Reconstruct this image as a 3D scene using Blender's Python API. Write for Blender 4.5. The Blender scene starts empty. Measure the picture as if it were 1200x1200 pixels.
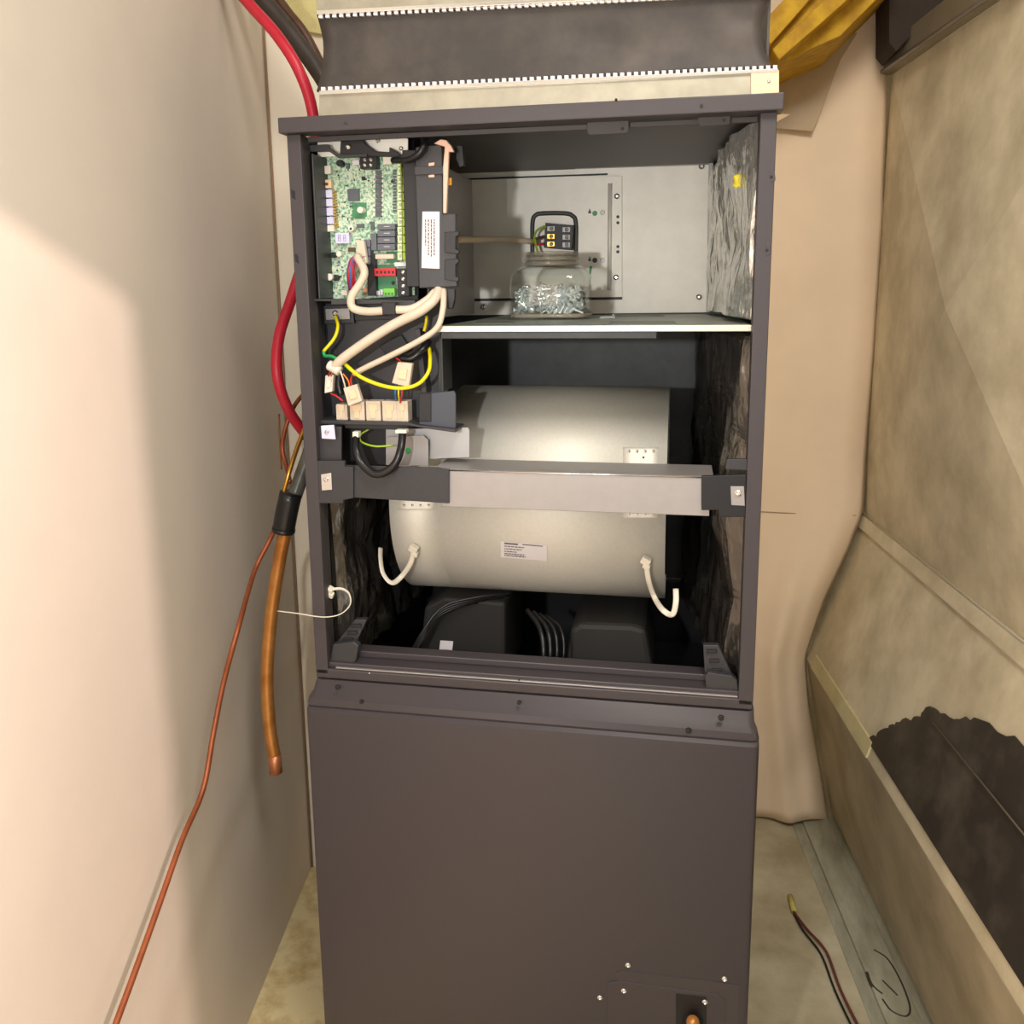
import bpy, bmesh, math, random
from mathutils import Vector, Matrix, Euler, noise
random.seed(7)
scn = bpy.context.scene
COL = scn.collection
# ------------------------------------------------------------------ camera
ZO = 0.74                                   # floor is z = 0, the blower opening starts ZO above it
F, PX, PY = 1025.9, 600.0, 526.6
CAM = Vector((.5123, -1.1281, .5539 + ZO))
EUL = Euler((1.3903, .0111, .1871), 'XYZ')
CM = EUL.to_matrix()
cd = bpy.data.cameras.new('camera'); cam = bpy.data.objects.new('camera', cd); COL.objects.link(cam)
cam.location = CAM; cam.rotation_euler = EUL
cd.sensor_width = 36; cd.lens = F / 1200 * 36; cd.shift_x = 0; cd.shift_y = (PY - 600) / 1200
cd.clip_start = .02
scn.camera = cam
# ------------------------------------------------------------------ world, light, exposure
scn.view_settings.view_transform = 'Standard'; scn.view_settings.look = 'None'
scn.view_settings.gamma = 1; scn.view_settings.use_curve_mapping = False
scn.view_settings.exposure = 0.14
w = bpy.data.worlds.new('world'); scn.world = w; w.use_nodes = True
w.node_tree.nodes['Background'].inputs[0].default_value = (1.0, .96, .92, 1)
w.node_tree.nodes['Background'].inputs[1].default_value = 1.08
def light(name, kind, loc, target, power, color, size=.1, **kw):
    l = bpy.data.lights.new(name, kind); l.energy = power; l.color = color
    if kind == 'AREA': l.size = size
    else: l.shadow_soft_size = size
    for k, v in kw.items(): setattr(l, k, v)
    o = bpy.data.objects.new(name, l); COL.objects.link(o); o.location = loc
    o.rotation_euler = (Vector(target) - Vector(loc)).to_track_quat('-Z', 'Y').to_euler()
    return o
light('phone_lamp', 'AREA', (.20, -1.20, 1.31), (.3, .2, 1.05), 6.5, (1, .99, .97), .03)
light('hall_lamp', 'POINT', (1.55, -2.05, 1.97), (0, 0, 0), 235, (1, .76, .69), .01)
light('ceiling_lamp', 'AREA', (.75, -.95, 2.3), (.45, .3, .9), 16, (1, .93, .84), .4)

# ------------------------------------------------------------------ pixel -> place
def ray(x, y): return CM @ Vector(((x - PX) / F, -(y - PY) / F, -1))
def at(x, y, Y):                            # point on the plane Y = const
    d = ray(x, y); return CAM + d * ((Y - CAM.y) / d.y)
def atz(x, y, z):                           # point on the plane z = const (world)
    d = ray(x, y); return CAM + d * ((z - CAM.z) / d.z)
def atp(x, y, p, n):
    d = ray(x, y); return CAM + d * ((p - CAM).dot(n) / d.dot(n))
# ------------------------------------------------------------------ materials
def lin(c): return tuple((v/12.92 if v <= .04045 else ((v+.055)/1.055)**2.4) for v in c)
def S(r, g, b): return lin((r/255, g/255, b/255))
MATS = {}
def mat(name, col, rough=.5, metal=0, n=None, bump=None, trans=0, ior=1.45, coat=0, col2=None, stretch=None, ramp=(.35, .65)):
    """n=(scale, amount) colour mottling, bump=(scale, strength, distance)"""
    if name in MATS: return MATS[name]
    m = bpy.data.materials.new(name); m.use_nodes = True; nt = m.node_tree; b = nt.nodes['Principled BSDF']
    b.inputs['Base Color'].default_value = (*col, 1); b.inputs['Roughness'].default_value = rough
    b.inputs['Metallic'].default_value = metal; b.inputs['IOR'].default_value = ior
    b.inputs['Transmission Weight'].default_value = trans; b.inputs['Coat Weight'].default_value = coat
    tc = nt.nodes.new('ShaderNodeTexCoord'); mp = nt.nodes.new('ShaderNodeMapping')
    nt.links.new(tc.outputs['Object'], mp.inputs[0])
    if stretch: mp.inputs['Scale'].default_value = stretch
    if n:
        t = nt.nodes.new('ShaderNodeTexNoise'); t.inputs['Scale'].default_value = n[0]; t.inputs['Detail'].default_value = 9; t.inputs['Roughness'].default_value = .62
        nt.links.new(mp.outputs[0], t.inputs[0])
        r = nt.nodes.new('ShaderNodeValToRGB'); nt.links.new(t.outputs[0], r.inputs[0])
        r.color_ramp.elements[0].position = ramp[0]; r.color_ramp.elements[1].position = ramp[1]
        c2 = col2 if col2 else tuple(max(0, c * (1 - n[1])) for c in col)
        r.color_ramp.elements[0].color = (*c2, 1); r.color_ramp.elements[1].color = (*col, 1)
        nt.links.new(r.outputs[0], b.inputs['Base Color'])
    if bump:
        t = nt.nodes.new('ShaderNodeTexNoise'); t.inputs['Scale'].default_value = bump[0]; t.inputs['Detail'].default_value = 4
        nt.links.new(mp.outputs[0], t.inputs[0])
        bp = nt.nodes.new('ShaderNodeBump'); bp.inputs['Strength'].default_value = bump[1]; bp.inputs['Distance'].default_value = bump[2]
        nt.links.new(t.outputs[0], bp.inputs['Height']); nt.links.new(bp.outputs[0], b.inputs['Normal'])
    MATS[name] = m; return m
PAINT = mat('charcoal_paint', S(66, 61, 64), .42, .1, n=(900, .12), bump=(1400, .25, .0004))
PAINTD = mat('charcoal_paint_inside', S(66, 62, 62), .5, .1, n=(700, .15))
PLAST = mat('black_plastic', S(52, 52, 55), .42, n=(300, .15))
PLASTD = mat('deep_black_plastic', S(24, 24, 27), .45)
GALV = mat('galvanised_steel', S(158, 154, 152), .42, .45, n=(60, .05))
GALVB = mat('galvanised_back_panel', S(238, 234, 222), .48, .15, n=(25, .07))
GALVD = mat('blower_steel', S(218, 216, 206), .6, .32, n=(220, .06))
STEELDK = mat('dull_dark_steel', S(70, 72, 72), .5, .6, n=(30, .2))
SILVER = mat('bright_screw_steel', S(225, 225, 222), .22, .95)
ZINC = mat('zinc_screws', S(206, 214, 214), .25, .5)
WHITE = mat('white_nylon', S(222, 216, 200), .45)
CREAMW = mat('cream_cable', S(208, 194, 174), .5, n=(40, .1))
LABEL = mat('white_label', S(214, 210, 212), .5)
INK = mat('label_ink', S(96, 90, 94), .7)
WALL = mat('wall_paint', S(222, 211, 197), .8, n=(6, .05), bump=(260, .12, .001))
WALLB = mat('back_wall_paint', S(238, 228, 208), .8, n=(8, .05))
SHEET = mat('cream_lining', S(244, 222, 194), .75, n=(5, .08), bump=(8, .15, .01))
DUSTY = mat('dusty_duct_metal', S(220, 208, 178), .62, 0, n=(7, .25), bump=(30, .2, .002), col2=S(182, 170, 140))
TANPL = mat('dirty_floor', S(206, 198, 170), .85, n=(7, .3), col2=S(170, 158, 128))
PLY = mat('plywood_floor', S(232, 216, 168), .8, n=(14, .3), col2=S(188, 156, 98), ramp=(.3, .55))
WOOD = mat('yellow_timber', S(206, 164, 30), .7, n=(9, .3), col2=S(170, 126, 20), stretch=(3, 5, 3))
DARKW = mat('dark_timber', S(50, 38, 26), .8, n=(12, .4))
CANVAS = mat('black_flexible_canvas', S(78, 70, 64), .6, n=(13, .3), col2=S(54, 50, 47), bump=(14, .3, .006), ramp=(.42, .75))
RED = mat('red_tube', S(196, 40, 58), .4, n=(30, .15))
COPPER = mat('aged_copper', S(206, 146, 82), .36, .55, n=(18, .3), col2=S(168, 108, 50))
COPTH = mat('brown_copper', S(160, 90, 56), .45, .5, n=(40, .25))
BRASSY = mat('golden_copper', S(206, 150, 66), .3, .85, n=(40, .2))
RUBBER = mat('black_rubber', S(32, 32, 32), .3, n=(60, .2))
BROWNH = mat('brown_hose', S(92, 62, 44), .5, n=(60, .3))
PCBM = mat('green_board', S(196, 214, 190), .45, n=(330, .5), col2=S(84, 140, 108), ramp=(.40, .54))
PCBG = mat('board_green_plain', S(66, 130, 90), .5)
CHIP = mat('grey_chip', S(82, 88, 94), .45)
RELAY = mat('relay_grey', S(92, 96, 104), .4)
LIME = mat('lime_terminal', S(150, 180, 40), .45)
PALEG = mat('pale_green_terminal', S(205, 225, 170), .45)
GOLD = mat('gold_pins', S(200, 160, 70), .3, .9)
TANM = mat('tan_component', S(224, 196, 160), .5)
REDC = mat('red_connector', S(196, 40, 50), .45)
GRNC = mat('green_connector', S(120, 196, 70), .45)
LILAC = mat('display_lilac', S(206, 204, 228), .3)
PINKM = mat('copper_toned_frame', S(206, 170, 150), .4, .3)
YEL = mat('yellow_wire', S(226, 210, 20), .4)
GRN = mat('green_wire', S(40, 150, 80), .4)
BLU = mat('blue_wire', S(40, 110, 190), .4)
ORA = mat('orange_wire', S(230, 120, 30), .4)
PUR = mat('purple_wire', S(110, 60, 110), .4)
REDW = mat('red_wire', S(205, 40, 40), .4)
BLKW = mat('black_wire', S(22, 22, 24), .32)
TANC = mat('tan_cable', S(208, 188, 160), .45)
FOIL = mat('silver_foil', S(248, 248, 244), .2, .85, bump=(22, 1, .016), stretch=(1, 1.5, .5))
DFOIL = mat('black_film', S(92, 88, 82), .24, .75, bump=(12, 1, .025), coat=.6, stretch=(1, 1.6, .6))
def thin_glass(name):
    m = bpy.data.materials.new(name); m.use_nodes = True; nt = m.node_tree; nt.nodes.clear()
    o = nt.nodes.new('ShaderNodeOutputMaterial'); mx = nt.nodes.new('ShaderNodeMixShader'); t = nt.nodes.new('ShaderNodeBsdfTransparent'); g = nt.nodes.new('ShaderNodeBsdfGlossy')
    lw = nt.nodes.new('ShaderNodeLayerWeight'); lw.inputs['Blend'].default_value = .25
    pw = nt.nodes.new('ShaderNodeMath'); pw.operation = 'POWER'; pw.inputs[1].default_value = 2.0; nt.links.new(lw.outputs['Facing'], pw.inputs[0])
    f = nt.nodes.new('ShaderNodeMath'); f.operation = 'MULTIPLY_ADD'; f.inputs[1].default_value = .55; f.inputs[2].default_value = .04; nt.links.new(pw.outputs[0], f.inputs[0])
    t.inputs[0].default_value = (.975, .985, .975, 1); g.inputs[0].default_value = (1, 1, 1, 1); g.inputs['Roughness'].default_value = .04
    nt.links.new(f.outputs[0], mx.inputs[0]); nt.links.new(t.outputs[0], mx.inputs[1]); nt.links.new(g.outputs[0], mx.inputs[2]); nt.links.new(mx.outputs[0], o.inputs[0])
    return m
GLASS = thin_glass('jar_glass')
YFOAM = mat('yellow_insulation', S(222, 210, 150), .9, n=(20, .2), bump=(30, .5, .01))
FLATBROWN = mat('flat_brown', S(182, 156, 116), .35, n=(12, .15))
WARMG = mat('warm_plated_end', S(232, 196, 160), .4, .4)
STRIPG = mat('grey_floor_metal', S(196, 196, 176), .4, .2, n=(9, .35), col2=S(160, 158, 136), stretch=(3, 1, 1))
BLACKP = mat('black_mottled_panel', S(98, 90, 78), .5, .1, n=(11, .35), col2=S(56, 51, 46), ramp=(.45, .8))
# ------------------------------------------------------------------ object helpers
WL = {}
def link(o, parent, wl):
    COL.objects.link(o)
    if parent: o.parent = parent; o.location = wl - WL[parent.name]
    else: o.location = wl
    WL[o.name] = wl.copy()
def tag(o, label=None, cat=None, group=None, kind=None):
    if label: o['label'] = label
    if cat: o['category'] = cat
    if group: o['group'] = group
    if kind: o['kind'] = kind
    return o
def thing(name, label, cat, loc, group=None):
    o = bpy.data.objects.new(name, None); o.empty_display_size = .05
    link(o, None, Vector(loc)); return tag(o, label, cat, group)
def obj(name, bm, m, parent=None, smooth=False, bevel=0, label=None, cat=None, group=None, kind=None):
    bmesh.ops.recalc_face_normals(bm, faces=bm.faces)
    lo = Vector([min(v.co[i] for v in bm.verts) for i in range(3)]); hi = Vector([max(v.co[i] for v in bm.verts) for i in range(3)])
    c = Vector(((lo.x+hi.x)/2, (lo.y+hi.y)/2, lo.z))
    bmesh.ops.translate(bm, vec=-c, verts=bm.verts)
    me = bpy.data.meshes.new(name); bm.to_mesh(me); bm.free(); me.materials.append(m)
    if smooth:
        for p in me.polygons: p.use_smooth = True
    o = bpy.data.objects.new(name, me); link(o, parent, c)
    if bevel:
        md = o.modifiers.new('bevel', 'BEVEL'); md.width = bevel; md.segments = 2; md.limit_method = 'ANGLE'
    return tag(o, label, cat, group, kind)
def prism_into(bm, pts, dv):                # pts world polygon, extruded by vector dv
    a = [bm.verts.new(p) for p in pts]; b = [bm.verts.new(p + dv) for p in pts]; k = len(pts)
    bm.faces.new(a); bm.faces.new(b[::-1])
    for i in range(k): bm.faces.new((a[i], b[i], b[(i+1) % k], a[(i+1) % k]))
def boxb(bm, x0, x1, y0, y1, z0, z1):       # cabinet coordinates (z above the opening's sill)
    prism_into(bm, [Vector((x0, y0, z0+ZO)), Vector((x1, y0, z0+ZO)), Vector((x1, y0, z1+ZO)), Vector((x0, y0, z1+ZO))], Vector((0, y1-y0, 0)))
def box(name, x0, x1, y0, y1, z0, z1, m, parent=None, bevel=.0012, **k):
    bm = bmesh.new(); boxb(bm, x0, x1, y0, y1, z0, z1); return obj(name, bm, m, parent, bevel=bevel, **k)
def rect(x0, y0, x1, y1, Y):                # picture rectangle at depth Y -> true x/z rectangle
    p = [at(x0, y0, Y), at(x1, y0, Y), at(x1, y1, Y), at(x0, y1, Y)]
    return ((p[0].x+p[3].x)/2, (p[1].x+p[2].x)/2, (p[2].z+p[3].z)/2-ZO, (p[0].z+p[1].z)/2-ZO)
def rb(name, x0, y0, x1, y1, Y, d, m, parent=None, bevel=.0005, **k):
    a, b, c, e = rect(x0, y0, x1, y1, Y); return box(name, a, b, Y, Y+d, c, e, m, parent, bevel, **k)
def rbb(bm, x0, y0, x1, y1, Y, d):
    a, b, c, e = rect(x0, y0, x1, y1, Y); boxb(bm, a, b, Y, Y+d, c, e)
def plate(name, pts, Y, d, m, parent=None, bevel=.0006, **k):
    bm = bmesh.new(); prism_into(bm, [at(x, y, Y) for x, y in pts], Vector((0, d, 0))); return obj(name, bm, m, parent, bevel=bevel, **k)
def smoothpath(P, n=6):
    out = []; P = [P[0]*2-P[1]] + list(P) + [P[-1]*2-P[-2]]
    for i in range(1, len(P)-2):
        a, b, c, d = P[i-1:i+3]
        for j in range(n):
            t = j/n; out.append(.5*((2*b)+(c-a)*t+(2*a-5*b+4*c-d)*t*t+(3*b-a-3*c+d)*t**3))
    out.append(P[-2]); return out
def tubeb(bm, P, r, seg=10, n=6, r2=None, flat=1):
    P = smoothpath([Vector(p) for p in P], n) if len(P) > 2 else [Vector(p) for p in P]
    up = Vector((.13, .9, .2)); prev = None; rings = []
    for i, p in enumerate(P):
        t = (P[min(i+1, len(P)-1)] - P[max(i-1, 0)]).normalized()
        if prev is None: u = t.cross(up).normalized()
        else: u = (prev - t * prev.dot(t)).normalized()
        prev = u; v = t.cross(u); rr = r if r2 is None else r + (r2-r)*i/(len(P)-1)
        rings.append([bm.verts.new(p + (u*math.cos(a)*rr + v*math.sin(a)*rr*flat)) for a in [2*math.pi*k/seg for k in range(seg)]])
    for A, B in zip(rings, rings[1:]):
        for k in range(seg): bm.faces.new((A[k], A[(k+1) % seg], B[(k+1) % seg], B[k]))
    bm.faces.new(rings[0][::-1]); bm.faces.new(rings[-1])
def tube(name, P, r, m, parent=None, **k):
    bm = bmesh.new(); tb = {q: k.pop(q) for q in ('seg', 'n', 'r2', 'flat') if q in k}
    tubeb(bm, P, r, **tb); return obj(name, bm, m, parent, smooth=True, **k)
def T(pts, Y=None): return [at(p[0], p[1], p[2] if len(p) > 2 else Y) for p in pts]
def disc(name, x, y, Y, r, d, m, parent=None, seg=16, **k):
    c = at(x, y, Y); bm = bmesh.new()
    prism_into(bm, [c + Vector((math.cos(a)*r, 0, math.sin(a)*r)) for a in [2*math.pi*i/seg for i in range(seg)]], Vector((0, d, 0)))
    return obj(name, bm, m, parent, bevel=min(r, abs(d))*.25, **k)
def screw(x, y, Y, r, parent, name='screw', m=None, deep=2):
    c = at(x, y, Y); bm = bmesh.new(); seg = 14
    prof = [(0, 1.0), (-.25*r, .95), (-.5*r, .55)]
    rings = [[bm.verts.new(c + Vector((math.cos(a)*r*q, dy, math.sin(a)*r*q))) for a in [2*math.pi*i/seg for i in range(seg)]] for dy, q in [(.3*r, 1)] + prof + [(-.15*r, .3)]]
    for A, B in zip(rings, rings[1:]):
        for k in range(seg): bm.faces.new((A[k], A[(k+1) % seg], B[(k+1) % seg], B[k]))
    bm.faces.new(rings[0]); bm.faces.new(rings[-1])
    return obj(name, bm, m or SILVER, parent)
def hole(x, y, Y, r, parent):               # dark-lined eyelet let into a plate
    return disc('hole', x, y, Y-.0006, r, .003, PLASTD, parent, seg=12)

# ================================================================== THE SETTING
FZ = -.74
A0 = atz(365, 1015, 0); B0 = atz(290, 1200, 0)
wd = Vector((B0.x-A0.x, B0.y-A0.y, 0)).normalized(); wn = Vector((-wd.y, wd.x, 0))
if wn.x < 0: wn = -wn
def aw(x, y, off): return atp(x, y, A0 + wn*off, wn)     # point standing "off" from the left wall
bm = bmesh.new(); prism_into(bm, [A0, A0+wd*2.6, A0+wd*2.6+Vector((0, 0, 2.5)), A0+Vector((0, 0, 2.5))], -wn*.04)
obj('wall_left', bm, WALL, kind='structure')
YB = A0.y
bm = bmesh.new(); prism_into(bm, [Vector((A0.x-.05, YB, 0)), Vector((.62, YB, 0)), Vector((.62, YB, 2.5)), Vector((A0.x-.05, YB, 2.5))], Vector((0, .04, 0)))
obj('wall_back', bm, WALLB, kind='structure')
bm = bmesh.new(); prism_into(bm, [Vector((.60, YB+.045, 0)), Vector((.60, YB+.045, 2.5)), Vector((.60, 1.12, 2.5)), Vector((.60, 1.12, 0))], Vector((.02, 0, 0)))
obj('wall_return', bm, WALLB, kind='structure')
bm = bmesh.new(); prism_into(bm, [Vector((-.4, 1.16, 0)), Vector((-.4, -2.2, 0)), Vector((.30, -2.2, 0)), Vector((.30, 1.16, 0))], Vector((0, 0, -.03)))
obj('floor', bm, PLY, kind='structure')
bm = bmesh.new(); prism_into(bm, [Vector((.30, 1.16, 0)), Vector((.30, -2.2, 0)), Vector((2.3, -2.2, 0)), Vector((2.3, 1.16, 0))], Vector((0, 0, -.03)))
obj('floor', bm, TANPL, kind='structure')
bm = bmesh.new(); prism_into(bm, [Vector((-.5, 1.2, 2.5)), Vector((-.5, -.3, 2.5)), Vector((2.3, -.3, 2.5)), Vector((2.3, 1.2, 2.5))], Vector((0, 0, .03)))
obj('ceiling', bm, DARKW, kind='structure')
bm = bmesh.new(); prism_into(bm, [Vector((.62, 1.12, 0)), Vector((2.3, 1.12, 0)), Vector((2.3, 1.12, 2.5)), Vector((.62, 1.12, 2.5))], Vector((0, .04, 0)))
obj('wall_rear', bm, TANPL, kind='structure')
bm = bmesh.new(); prism_into(bm, [Vector((2.3, 1.12, 0)), Vector((2.3, -1.42, 0)), Vector((2.3, -1.42, 2.5)), Vector((2.3, 1.12, 2.5))], Vector((.04, 0, 0)))
obj('wall_right', bm, WALLB, kind='structure')
# unseen jamb wall and header, added to cut the lamp light on the left wall
bm = bmesh.new(); prism_into(bm, [Vector((.992, -1.42, 0)), Vector((2.3, -1.42, 0)), Vector((2.3, -1.42, 2.5)), Vector((.992, -1.42, 2.5))], Vector((0, .07, 0)))
obj('jamb_blocker', bm, WALLB, kind='structure')
bm = bmesh.new(); prism_into(bm, [Vector((-.2, -1.42, 1.75)), Vector((.992, -1.42, 1.75)), Vector((.992, -1.42, 2.5)), Vector((-.2, -1.42, 2.5))], Vector((0, .07, 0)))
obj('header_blocker', bm, WALLB, kind='structure')
# thin joint bead in the left back corner
tube('trim_1', [A0 + Vector((.004, -.004, .002)), A0 + Vector((.004, -.004, 2.4))], .0022, mat('joint_shadow_bead', S(150, 120, 90), .8), kind='structure', seg=6)

# cream lining hung behind the right side of the unit
YS = .9
edge = [(-60, 1062), (0, 1058), (40, 1045), (90, 1040), (250, 1036), (400, 1026), (520, 1016), (598, 1008), (640, 992), (700, 965), (770, 944), (830, 949), (900, 962), (962, 972)]
def edgex(y):
    for (a, b), (c, d) in zip(edge, edge[1:]):
        if a <= y <= c: return b + (d-b)*(y-a)/(c-a)
    return edge[-1][1]
bm = bmesh.new(); rows = []
NY, NX = 90, 34
for j in range(NY+1):
    y = -60 + (960+60)*j/NY; ex = edgex(y); row = []
    for i in range(NX+1):
        t = i/NX; x = 845 + (ex-845)*min(1, t*1.12 if t < .9 else 1.0)
        x = 845 + (ex-845)*t
        k = max(0, (t-.82)/.18); p = at(x, y, YS + .04*k*k)
        p.y -= .03*math.exp(-((y-700 + (x-930)*1.1)/60)**2)*(t) + .02*math.exp(-((t-.62)/.12)**2)*max(0, min(1, (y-560)/200))
        p.y += .006*noise.noise(Vector((x/60, y/130, 0)))
        p.y += .022*math.exp(-((y-900-(x-940)*-1)/40)**2)*(t)
        row.append(bm.verts.new(p))
    rows.append(row)
for a, b in zip(rows, rows[1:]):
    for i in range(NX): bm.faces.new((a[i], a[i+1], b[i+1], b[i]))
sh = obj('hanging_sheet', bm, SHEET, smooth=True, label='cream lining sheet hanging behind the right side of the unit', cat='sheet')
md = sh.modifiers.new('thick', 'SOLIDIFY'); md.thickness = .004; md.offset = -1
tube('seam', [at(x, y, YS-.004) for x, y in ((880, 599), (940, 602), (1003, 604))], .0008, mat('seam_shadow', S(150, 124, 96), .9), sh, seg=6)
# flat brown polygon at the top of the sheet
bm = bmesh.new(); prism_into(bm, T([(900, 92), (935, 60), (1005, 38), (985, 70), (953, 154), (905, 150)], .878), Vector((0, .003, 0)))
obj('brown_flap', bm, FLATBROWN, bevel=.0006, label='flat brown shape on the cream sheet near the yellow timbers', cat='tape')
bm = bmesh.new(); prism_into(bm, T([(906, 133), (926, 134), (908, 144)], .2), Vector((0, .002, 0)))
obj('tape_scrap', bm, FLATBROWN, label='small pointed tape scrap sticking out beside the top right cabinet corner', cat='tape')

# right-hand duct: profile at YS, run towards the front
dv = ray(680, 337); dv = -dv / dv.y          # per metre towards the camera side
def run(p, s): return p + dv*s
prof = {k: at(*q, YS+.038) for k, q in dict(a=(1045, 88), b=(1012, 600), c=(945, 772), d=(974, 950)).items()}
duct = thing('sheet_metal_duct', 'dusty tan sheet metal duct running along the right side', 'duct', (prof['c'].x+.1, .4, 0))
def quad(P, Q, s0, s1, out, thick, name, m, **k):
    n_ = (Q-P).cross(dv).normalized()
    if n_.x > 0: n_ = -n_
    bm = bmesh.new(); prism_into(bm, [run(P, s0)+n_*out, run(Q, s0)+n_*out, run(Q, s1)+n_*out, run(P, s1)+n_*out], -n_*thick)
    return obj(name, bm, m, duct, bevel=.0015, **k)
def pyramid(s0, s1):
    P, Q = prof['a'], prof['b']; n_ = (Q-P).cross(dv).normalized()
    if n_.x > 0: n_ = -n_
    c = [run(P, s0), run(Q, s0), run(Q, s1), run(P, s1)]; bm = bmesh.new()
    v = [bm.verts.new(p) for p in c]; w_ = [bm.verts.new(p-n_*.03) for p in c]; m_ = bm.verts.new(sum(c, Vector())/4 + n_*.05)
    for i in range(4):
        bm.faces.new((v[i], v[(i+1) % 4], m_)); bm.faces.new((v[i], w_[i], w_[(i+1) % 4], v[(i+1) % 4]))
    bm.faces.new(w_)
    obj('cross_broken_panel', bm, DUSTY, duct, label='upper panel with diagonal creases')
pyramid(0, .98); pyramid(.985, 1.6)
quad(prof['b'], prof['c'], 0, 1.5, 0, .03, 'sloping_panel', DUSTY)
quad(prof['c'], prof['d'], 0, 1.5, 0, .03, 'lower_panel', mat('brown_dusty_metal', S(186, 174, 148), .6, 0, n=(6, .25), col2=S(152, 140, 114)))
fl = prof['b'].lerp(prof['c'], .09)
quad(prof['b'], fl, 0, 1.5, .006, .006, 'edge_flange', DUSTY)
tube('crease_bead', [run(prof['b'], 0)+Vector((-.006, 0, 0)), run(prof['b'], 1.5)+Vector((-.006, 0, 0))], .0022, mat('bright_shelf_edge', S(206, 202, 186), .4, .4), duct, seg=6, label='thin bright crease edge')
fl2 = prof['c'].lerp(prof['b'], .09)
quad(fl2, prof['c'], .05, .45, .004, .006, 'edge_flange', mat('pale_tape', S(206, 196, 150), .6, n=(20, .2)), label='pale taped seam on the lower edge')
tp = prof['a'] + Vector((0, 0, .055))
quad(tp, prof['a'], 0, 1.6, .02, .02, 'top_angle', mat('grey_angle', S(150, 142, 122), .45, .4, n=(10, .2)))
tube('top_bead', [run(prof['a']+Vector((-.024, 0, .004)), 0), run(prof['a']+Vector((-.024, 0, .004)), 1.5)], .004, GALV, duct, seg=8)
# irregular dark mottled patch on the sloping panel
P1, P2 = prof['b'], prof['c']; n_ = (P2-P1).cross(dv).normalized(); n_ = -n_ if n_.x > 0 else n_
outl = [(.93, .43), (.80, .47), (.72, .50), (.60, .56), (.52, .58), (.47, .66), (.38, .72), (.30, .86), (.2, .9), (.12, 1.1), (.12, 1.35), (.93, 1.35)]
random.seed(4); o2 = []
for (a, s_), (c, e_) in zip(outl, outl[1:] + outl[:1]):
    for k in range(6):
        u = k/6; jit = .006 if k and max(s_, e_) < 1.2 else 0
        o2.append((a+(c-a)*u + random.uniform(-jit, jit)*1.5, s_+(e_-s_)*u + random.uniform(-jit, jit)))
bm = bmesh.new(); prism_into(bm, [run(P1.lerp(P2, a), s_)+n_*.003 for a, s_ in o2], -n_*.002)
obj('black_patch', bm, BLACKP, duct, label='blackish patch low on the sloping panel')
for a in (.55,):
    tube('seam_line', [run(P1.lerp(P2, a), .62)+n_*.008, run(P1.lerp(P2, a), 1.35)+n_*.008], .0015, mat('dull_seam', S(110, 100, 84), .6), duct, seg=6)
# floor channel of grey metal
chan = thing('floor_channel', 'grey metal floor channel of long strips beside the duct foot', 'metal channel', (prof['d'].x-.05, .4, 0))
def floorp(x, y, h=0): return atz(x, y, h)
base = [floorp(925, 958), floorp(938, 960), floorp(968, 960), floorp(985, 958), floorp(1012, 950)]
hs = [.003, .010, .005, .006]
dh = Vector((dv.x, dv.y, 0))
for i in range(4):
    bm = bmesh.new(); a, b = base[i], base[i+1]
    prism_into(bm, [a, b, b+dh*1.25, a+dh*1.25], Vector((0, 0, hs[i])))
    obj('strip', bm, STRIPG, chan, bevel=.002)
bm = bmesh.new()
q = [floorp(x, y, .0215) for x, y in ((1012, 960), (1014, 960), (1190, 1200), (1188, 1203))]
# marker scribble
z_ = .0066
mk = mat('black_marker', S(60, 58, 50), .6)
bm.free(); bm = bmesh.new()
for pts in ([(1024, 1114), (1040, 1125), (1055, 1150), (1066, 1180), (1062, 1192), (1045, 1186), (1034, 1172)], [(1016, 1140), (1022, 1155), (1034, 1166)], [(1034, 1150), (1044, 1160), (1052, 1168)]):
    tubeb(bm, [floorp(x, y, z_+.001) for x, y in pts], .0032, seg=8)
obj('marker_scribble', bm, mk, chan, smooth=True)
# small plug and wire on the right floor
t = thing('wire_with_plug', 'thin dark red wire with yellow plug on the dusty floor', 'wire', floorp(930, 1060))
tube('wire', [floorp(x, y, .008) for x, y in ((930, 1068), (945, 1088), (968, 1115), (985, 1160), (1012, 1215))], .0025, mat('dark_red_wire', S(110, 54, 52), .5), t, seg=8)
tube('wire', [floorp(x, y, .006) for x, y in ((930, 1070), (941, 1090), (962, 1118), (979, 1162), (1004, 1215))], .002, BLKW, t, seg=8)
tube('plug', [floorp(926, 1050, .008), floorp(931, 1068, .009)], .006, mat('yellow_plug', S(206, 190, 110), .5), t, seg=8)

# timbers overhead
for i, (pts, Y, d) in enumerate([([(890, 30), (960, -45), (975, -30), (903, 52)], .60, .3), ([(900, 50), (975, -35), (1000, -32), (908, 62)], .63, .3),
                            ([(905, 58), (1000, -34), (1030, -32), (913, 70)], .60, .3), ([(911, 68), (1035, -36), (1062, -36), (985, 42), (918, 72)], .66, .3)]):
    plate('ceiling_joist', pts, Y, d, WOOD, bevel=.002, cat='timber',
          label=['yellow timber board overhead, uppermost beside the black canvas', 'narrow yellow timber board second from the black canvas', 'yellow timber board third from the black canvas', 'wide yellow timber board nearest the cream sheet'][i])
plate('dark_ceiling_fill', [(1042, -40), (1130, -40), (1110, 0), (1050, 60), (1042, 50)], .78, .12, DARKW, label='dark brown filler for the dark ceiling above the duct top', cat='timber')  # piece added to fill in the dark ceiling area

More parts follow.
